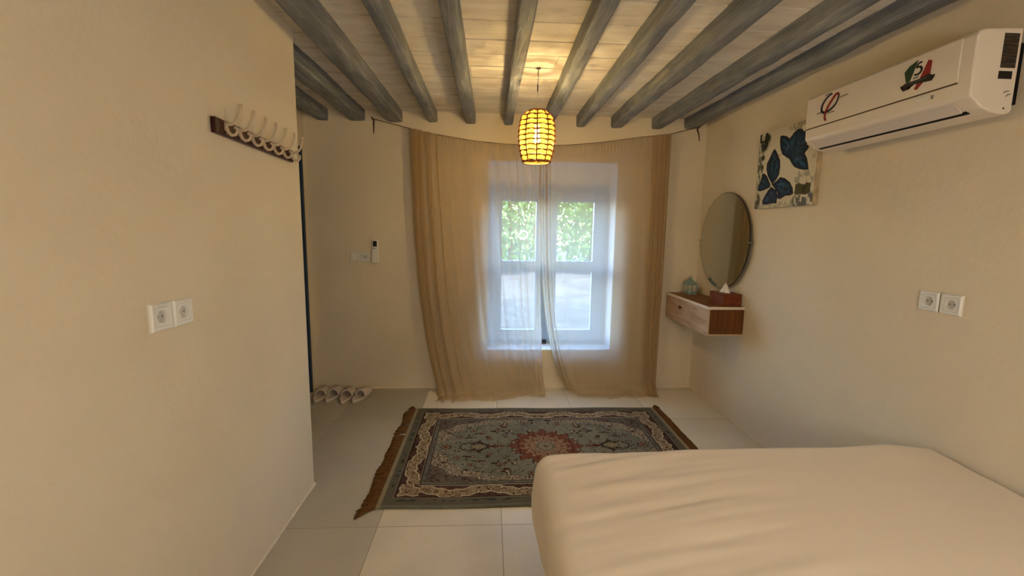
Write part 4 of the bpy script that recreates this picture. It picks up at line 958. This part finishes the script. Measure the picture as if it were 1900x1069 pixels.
# ------------------------------------------------------------------ slippers
M_slip = mat('taupe_rubber', (210, 196, 184), 0.6, 0.3)
def outline(n=40):
    pts = []
    for k in range(n):
        a = 2*PI*k/n; s = math.sin(a); c = math.cos(a)
        w = 0.041+0.008*s
        if s < 0: w *= 1.0
        pts.append((w*c*(1-0.10*(s < -0.2)*abs(s))+0.006*s*(1 if s > 0 else 0), 0.128*s))
    return pts
def make_slipper(label, loc, rot, group):
    r = empty('slipper', (0, 0, 0), label, 'slipper', group)
    P_ = outline(); bm = bmesh.new()
    lv = [(0.90, 0.001), (1.0, 0.006), (1.0, 0.022), (0.97, 0.027), (0.86, 0.026), (0.80, 0.018), (0.4, 0.017)]
    R_ = [[bm.verts.new((x*f, y*(1-(1-f)*0.5), z+0.010*max(0, y/0.128)**2*(z > 0.005))) for x, y in P_] for f, z in lv]
    for A, B in zip(R_, R_[1:]):
        for k in range(len(P_)): bm.faces.new((A[k], A[(k+1) % len(P_)], B[(k+1) % len(P_)], B[k]))
    bm.faces.new(R_[-1]); bm.faces.new(R_[0][::-1]); obj('sole', bm, M_slip, r, smooth=True)
    bm = bmesh.new(); rows = []
    for j in range(12):
        t_ = j/11; y = -0.012+t_*0.136; row = []
        sy_ = y/0.128; w = (0.041+0.008*sy_)*math.sqrt(max(0.02, 1-min(0.998, sy_)**2)) if y > 0 else 0.042
        w *= 1.03; hh = 0.048*math.sqrt(max(0.04, 1-(max(0, t_-0.12)/0.92)**2.4)); lift = 0.012*math.sin(PI*min(1, t_*1.2))
        for k in range(15):
            a = PI*k/14; row.append(bm.verts.new((w*math.cos(a)+0.004, y-0.022*(1-math.sin(a))*(1-t_)*-1*0 + 0.012*(abs(math.cos(a)))*(-1)*(1-t_), 0.020+hh*math.sin(a)**0.8+lift*0)))
        rows.append(row)
    for A, B in zip(rows, rows[1:]):
        for k in range(14): bm.faces.new((A[k], A[k+1], B[k+1], B[k]))
    bm.faces.new(rows[-1][::-1])
    s = obj('strap', bm, M_slip, r, smooth=True); so = s.modifiers.new('thick', 'SOLIDIFY'); so.thickness = 0.008; so.offset = -1
    r.location = loc; r.rotation_euler = (0, 0, rot); r.scale = (1.14, 1.02, 1.14); return r
GS = 'two pairs of slippers in the alcove'
make_slipper('taupe slipper farthest left, half behind the wall corner', (-1.376, 3.553, 0), 0.0, GS)
make_slipper('taupe slipper, second from left, on the alcove floor', (-1.274, 3.563, 0), -0.13, GS)
make_slipper('taupe slipper, third from left, on the alcove floor', (-1.160, 3.535, 0), -0.02, GS)
make_slipper('taupe slipper farthest right, toe pointing at the curtain', (-1.046, 3.540, 0), -0.26, GS)

# ------------------------------------------------------------------ garden behind the window
M_ground = mat('pale_gravel', (206, 192, 168), 0.95, 0.1); v = coords(M_ground); base(M_ground, ramp(M_ground, noisen(M_ground, v, 1.4, 8, 0.65), [(0.3, (62, 62, 60)), (0.7, (96, 94, 90))]))
bm = bmesh.new(); box(bm, -14, 20, YB+0.4, 40, -0.14, -0.02); struct('ground', bm, M_ground)
M_leaf = bpy.data.materials.new('leaf_green'); M_leaf.use_nodes = True
mn = M_leaf.node_tree.nodes; pb = mn['Principled BSDF']; pb.inputs['Roughness'].default_value = 0.4
oi = N(M_leaf, 'ShaderNodeNewGeometry'); rp = ramp(M_leaf, oi.outputs['Random Per Island'], [(0.0, (58, 92, 40)), (0.5, (98, 134, 60)), (1.0, (146, 172, 92))]); base(M_leaf, rp)
tl = N(M_leaf, 'ShaderNodeBsdfTranslucent'); L(M_leaf, rp, tl.inputs[0]); ms = N(M_leaf, 'ShaderNodeMixShader'); ms.inputs[0].default_value = 0.4
L(M_leaf, pb.outputs[0], ms.inputs[1]); L(M_leaf, tl.outputs[0], ms.inputs[2]); L(M_leaf, ms.outputs[0], mn['Material Output'].inputs[0])
M_bark = wood('bark', [(74, 60, 46), (98, 82, 64), (118, 100, 80)], (4, 4, 1), 5, 0.9, 0.4)
def leaves(bm, c, r, n, size, rnd):
    for _ in range(n):
        while True:
            p = Vector((rnd.uniform(-1, 1), rnd.uniform(-1, 1), rnd.uniform(-1, 1)))
            if 0.15 < p.length < 1: break
        p = Vector((c[0]+p.x*r[0], c[1]+p.y*r[1], c[2]+p.z*r[2]))
        d = Vector((rnd.gauss(0, 1), rnd.gauss(0, 1), rnd.gauss(0, 1)-0.4)).normalized(); s = d.orthogonal().normalized(); nn = d.cross(s)
        s = (s*math.cos(rnd.uniform(0, 6))+nn*math.sin(rnd.uniform(0, 6))).normalized(); l = size*rnd.uniform(0.6, 1.3)
        f = bm.faces.new([bm.verts.new(q) for q in (p, p+d*l*0.45+s*l*0.26, p+d*l, p+d*l*0.45-s*l*0.26)])
def tree(name, label, cat, base_, trunk_h, cr, crr, n, size, seed, group=None):
    rnd = random.Random(seed)
    r = empty(name, base_, label, cat, group)
    bm = bmesh.new(); b = Vector(base_)
    tube(bm, [b, b+Vector((0.05, 0.02, trunk_h*0.5)), Vector(cr)], [0.09, 0.07, 0.04], 8)
    for k in range(9):
        a = rnd.uniform(0, 6.28); s0 = b.lerp(Vector(cr), rnd.uniform(0.5, 1)); e = Vector((cr[0]+crr[0]*0.8*math.cos(a), cr[1]+crr[1]*0.8*math.sin(a), cr[2]+crr[2]*rnd.uniform(-0.5, 0.8)))
        tube(bm, [s0, s0.lerp(e, 0.5)+Vector((0, 0, 0.08)), e], [0.03, 0.02, 0.008], 5)
    obj('trunk', bm, M_bark, r, smooth=True)
    bm = bmesh.new(); leaves(bm, cr, crr, n, size, rnd); obj('foliage', bm, M_leaf, r)
    return r
tree('garden_tree', 'leafy green tree seen through the left window panes', 'tree', (0.6, 13.8, -0.02), 1.0, (0.6, 13.8, 2.3), (1.25, 0.9, 2.2), 4600, 0.16, 1)
tree('garden_tree', 'leafy green tree seen through the right window panes', 'tree', (3.25, 14.2, -0.02), 1.0, (3.25, 14.2, 2.2), (1.25, 0.9, 2.1), 4300, 0.16, 2)
tree('garden_tree', 'shade tree beside the house throwing dappled shade on the ground', 'tree', (4.2, 6.0, -0.02), 2.6, (2.3, 5.0, 4.4), (2.8, 1.9, 0.8), 5600, 0.16, 4)
tree('garden_tree', 'background tree farther back between the other garden trees', 'tree', (2.0, 17.5, -0.02), 1.0, (2.0, 17.5, 2.4), (3.2, 1.0, 2.4), 6000, 0.2, 3)
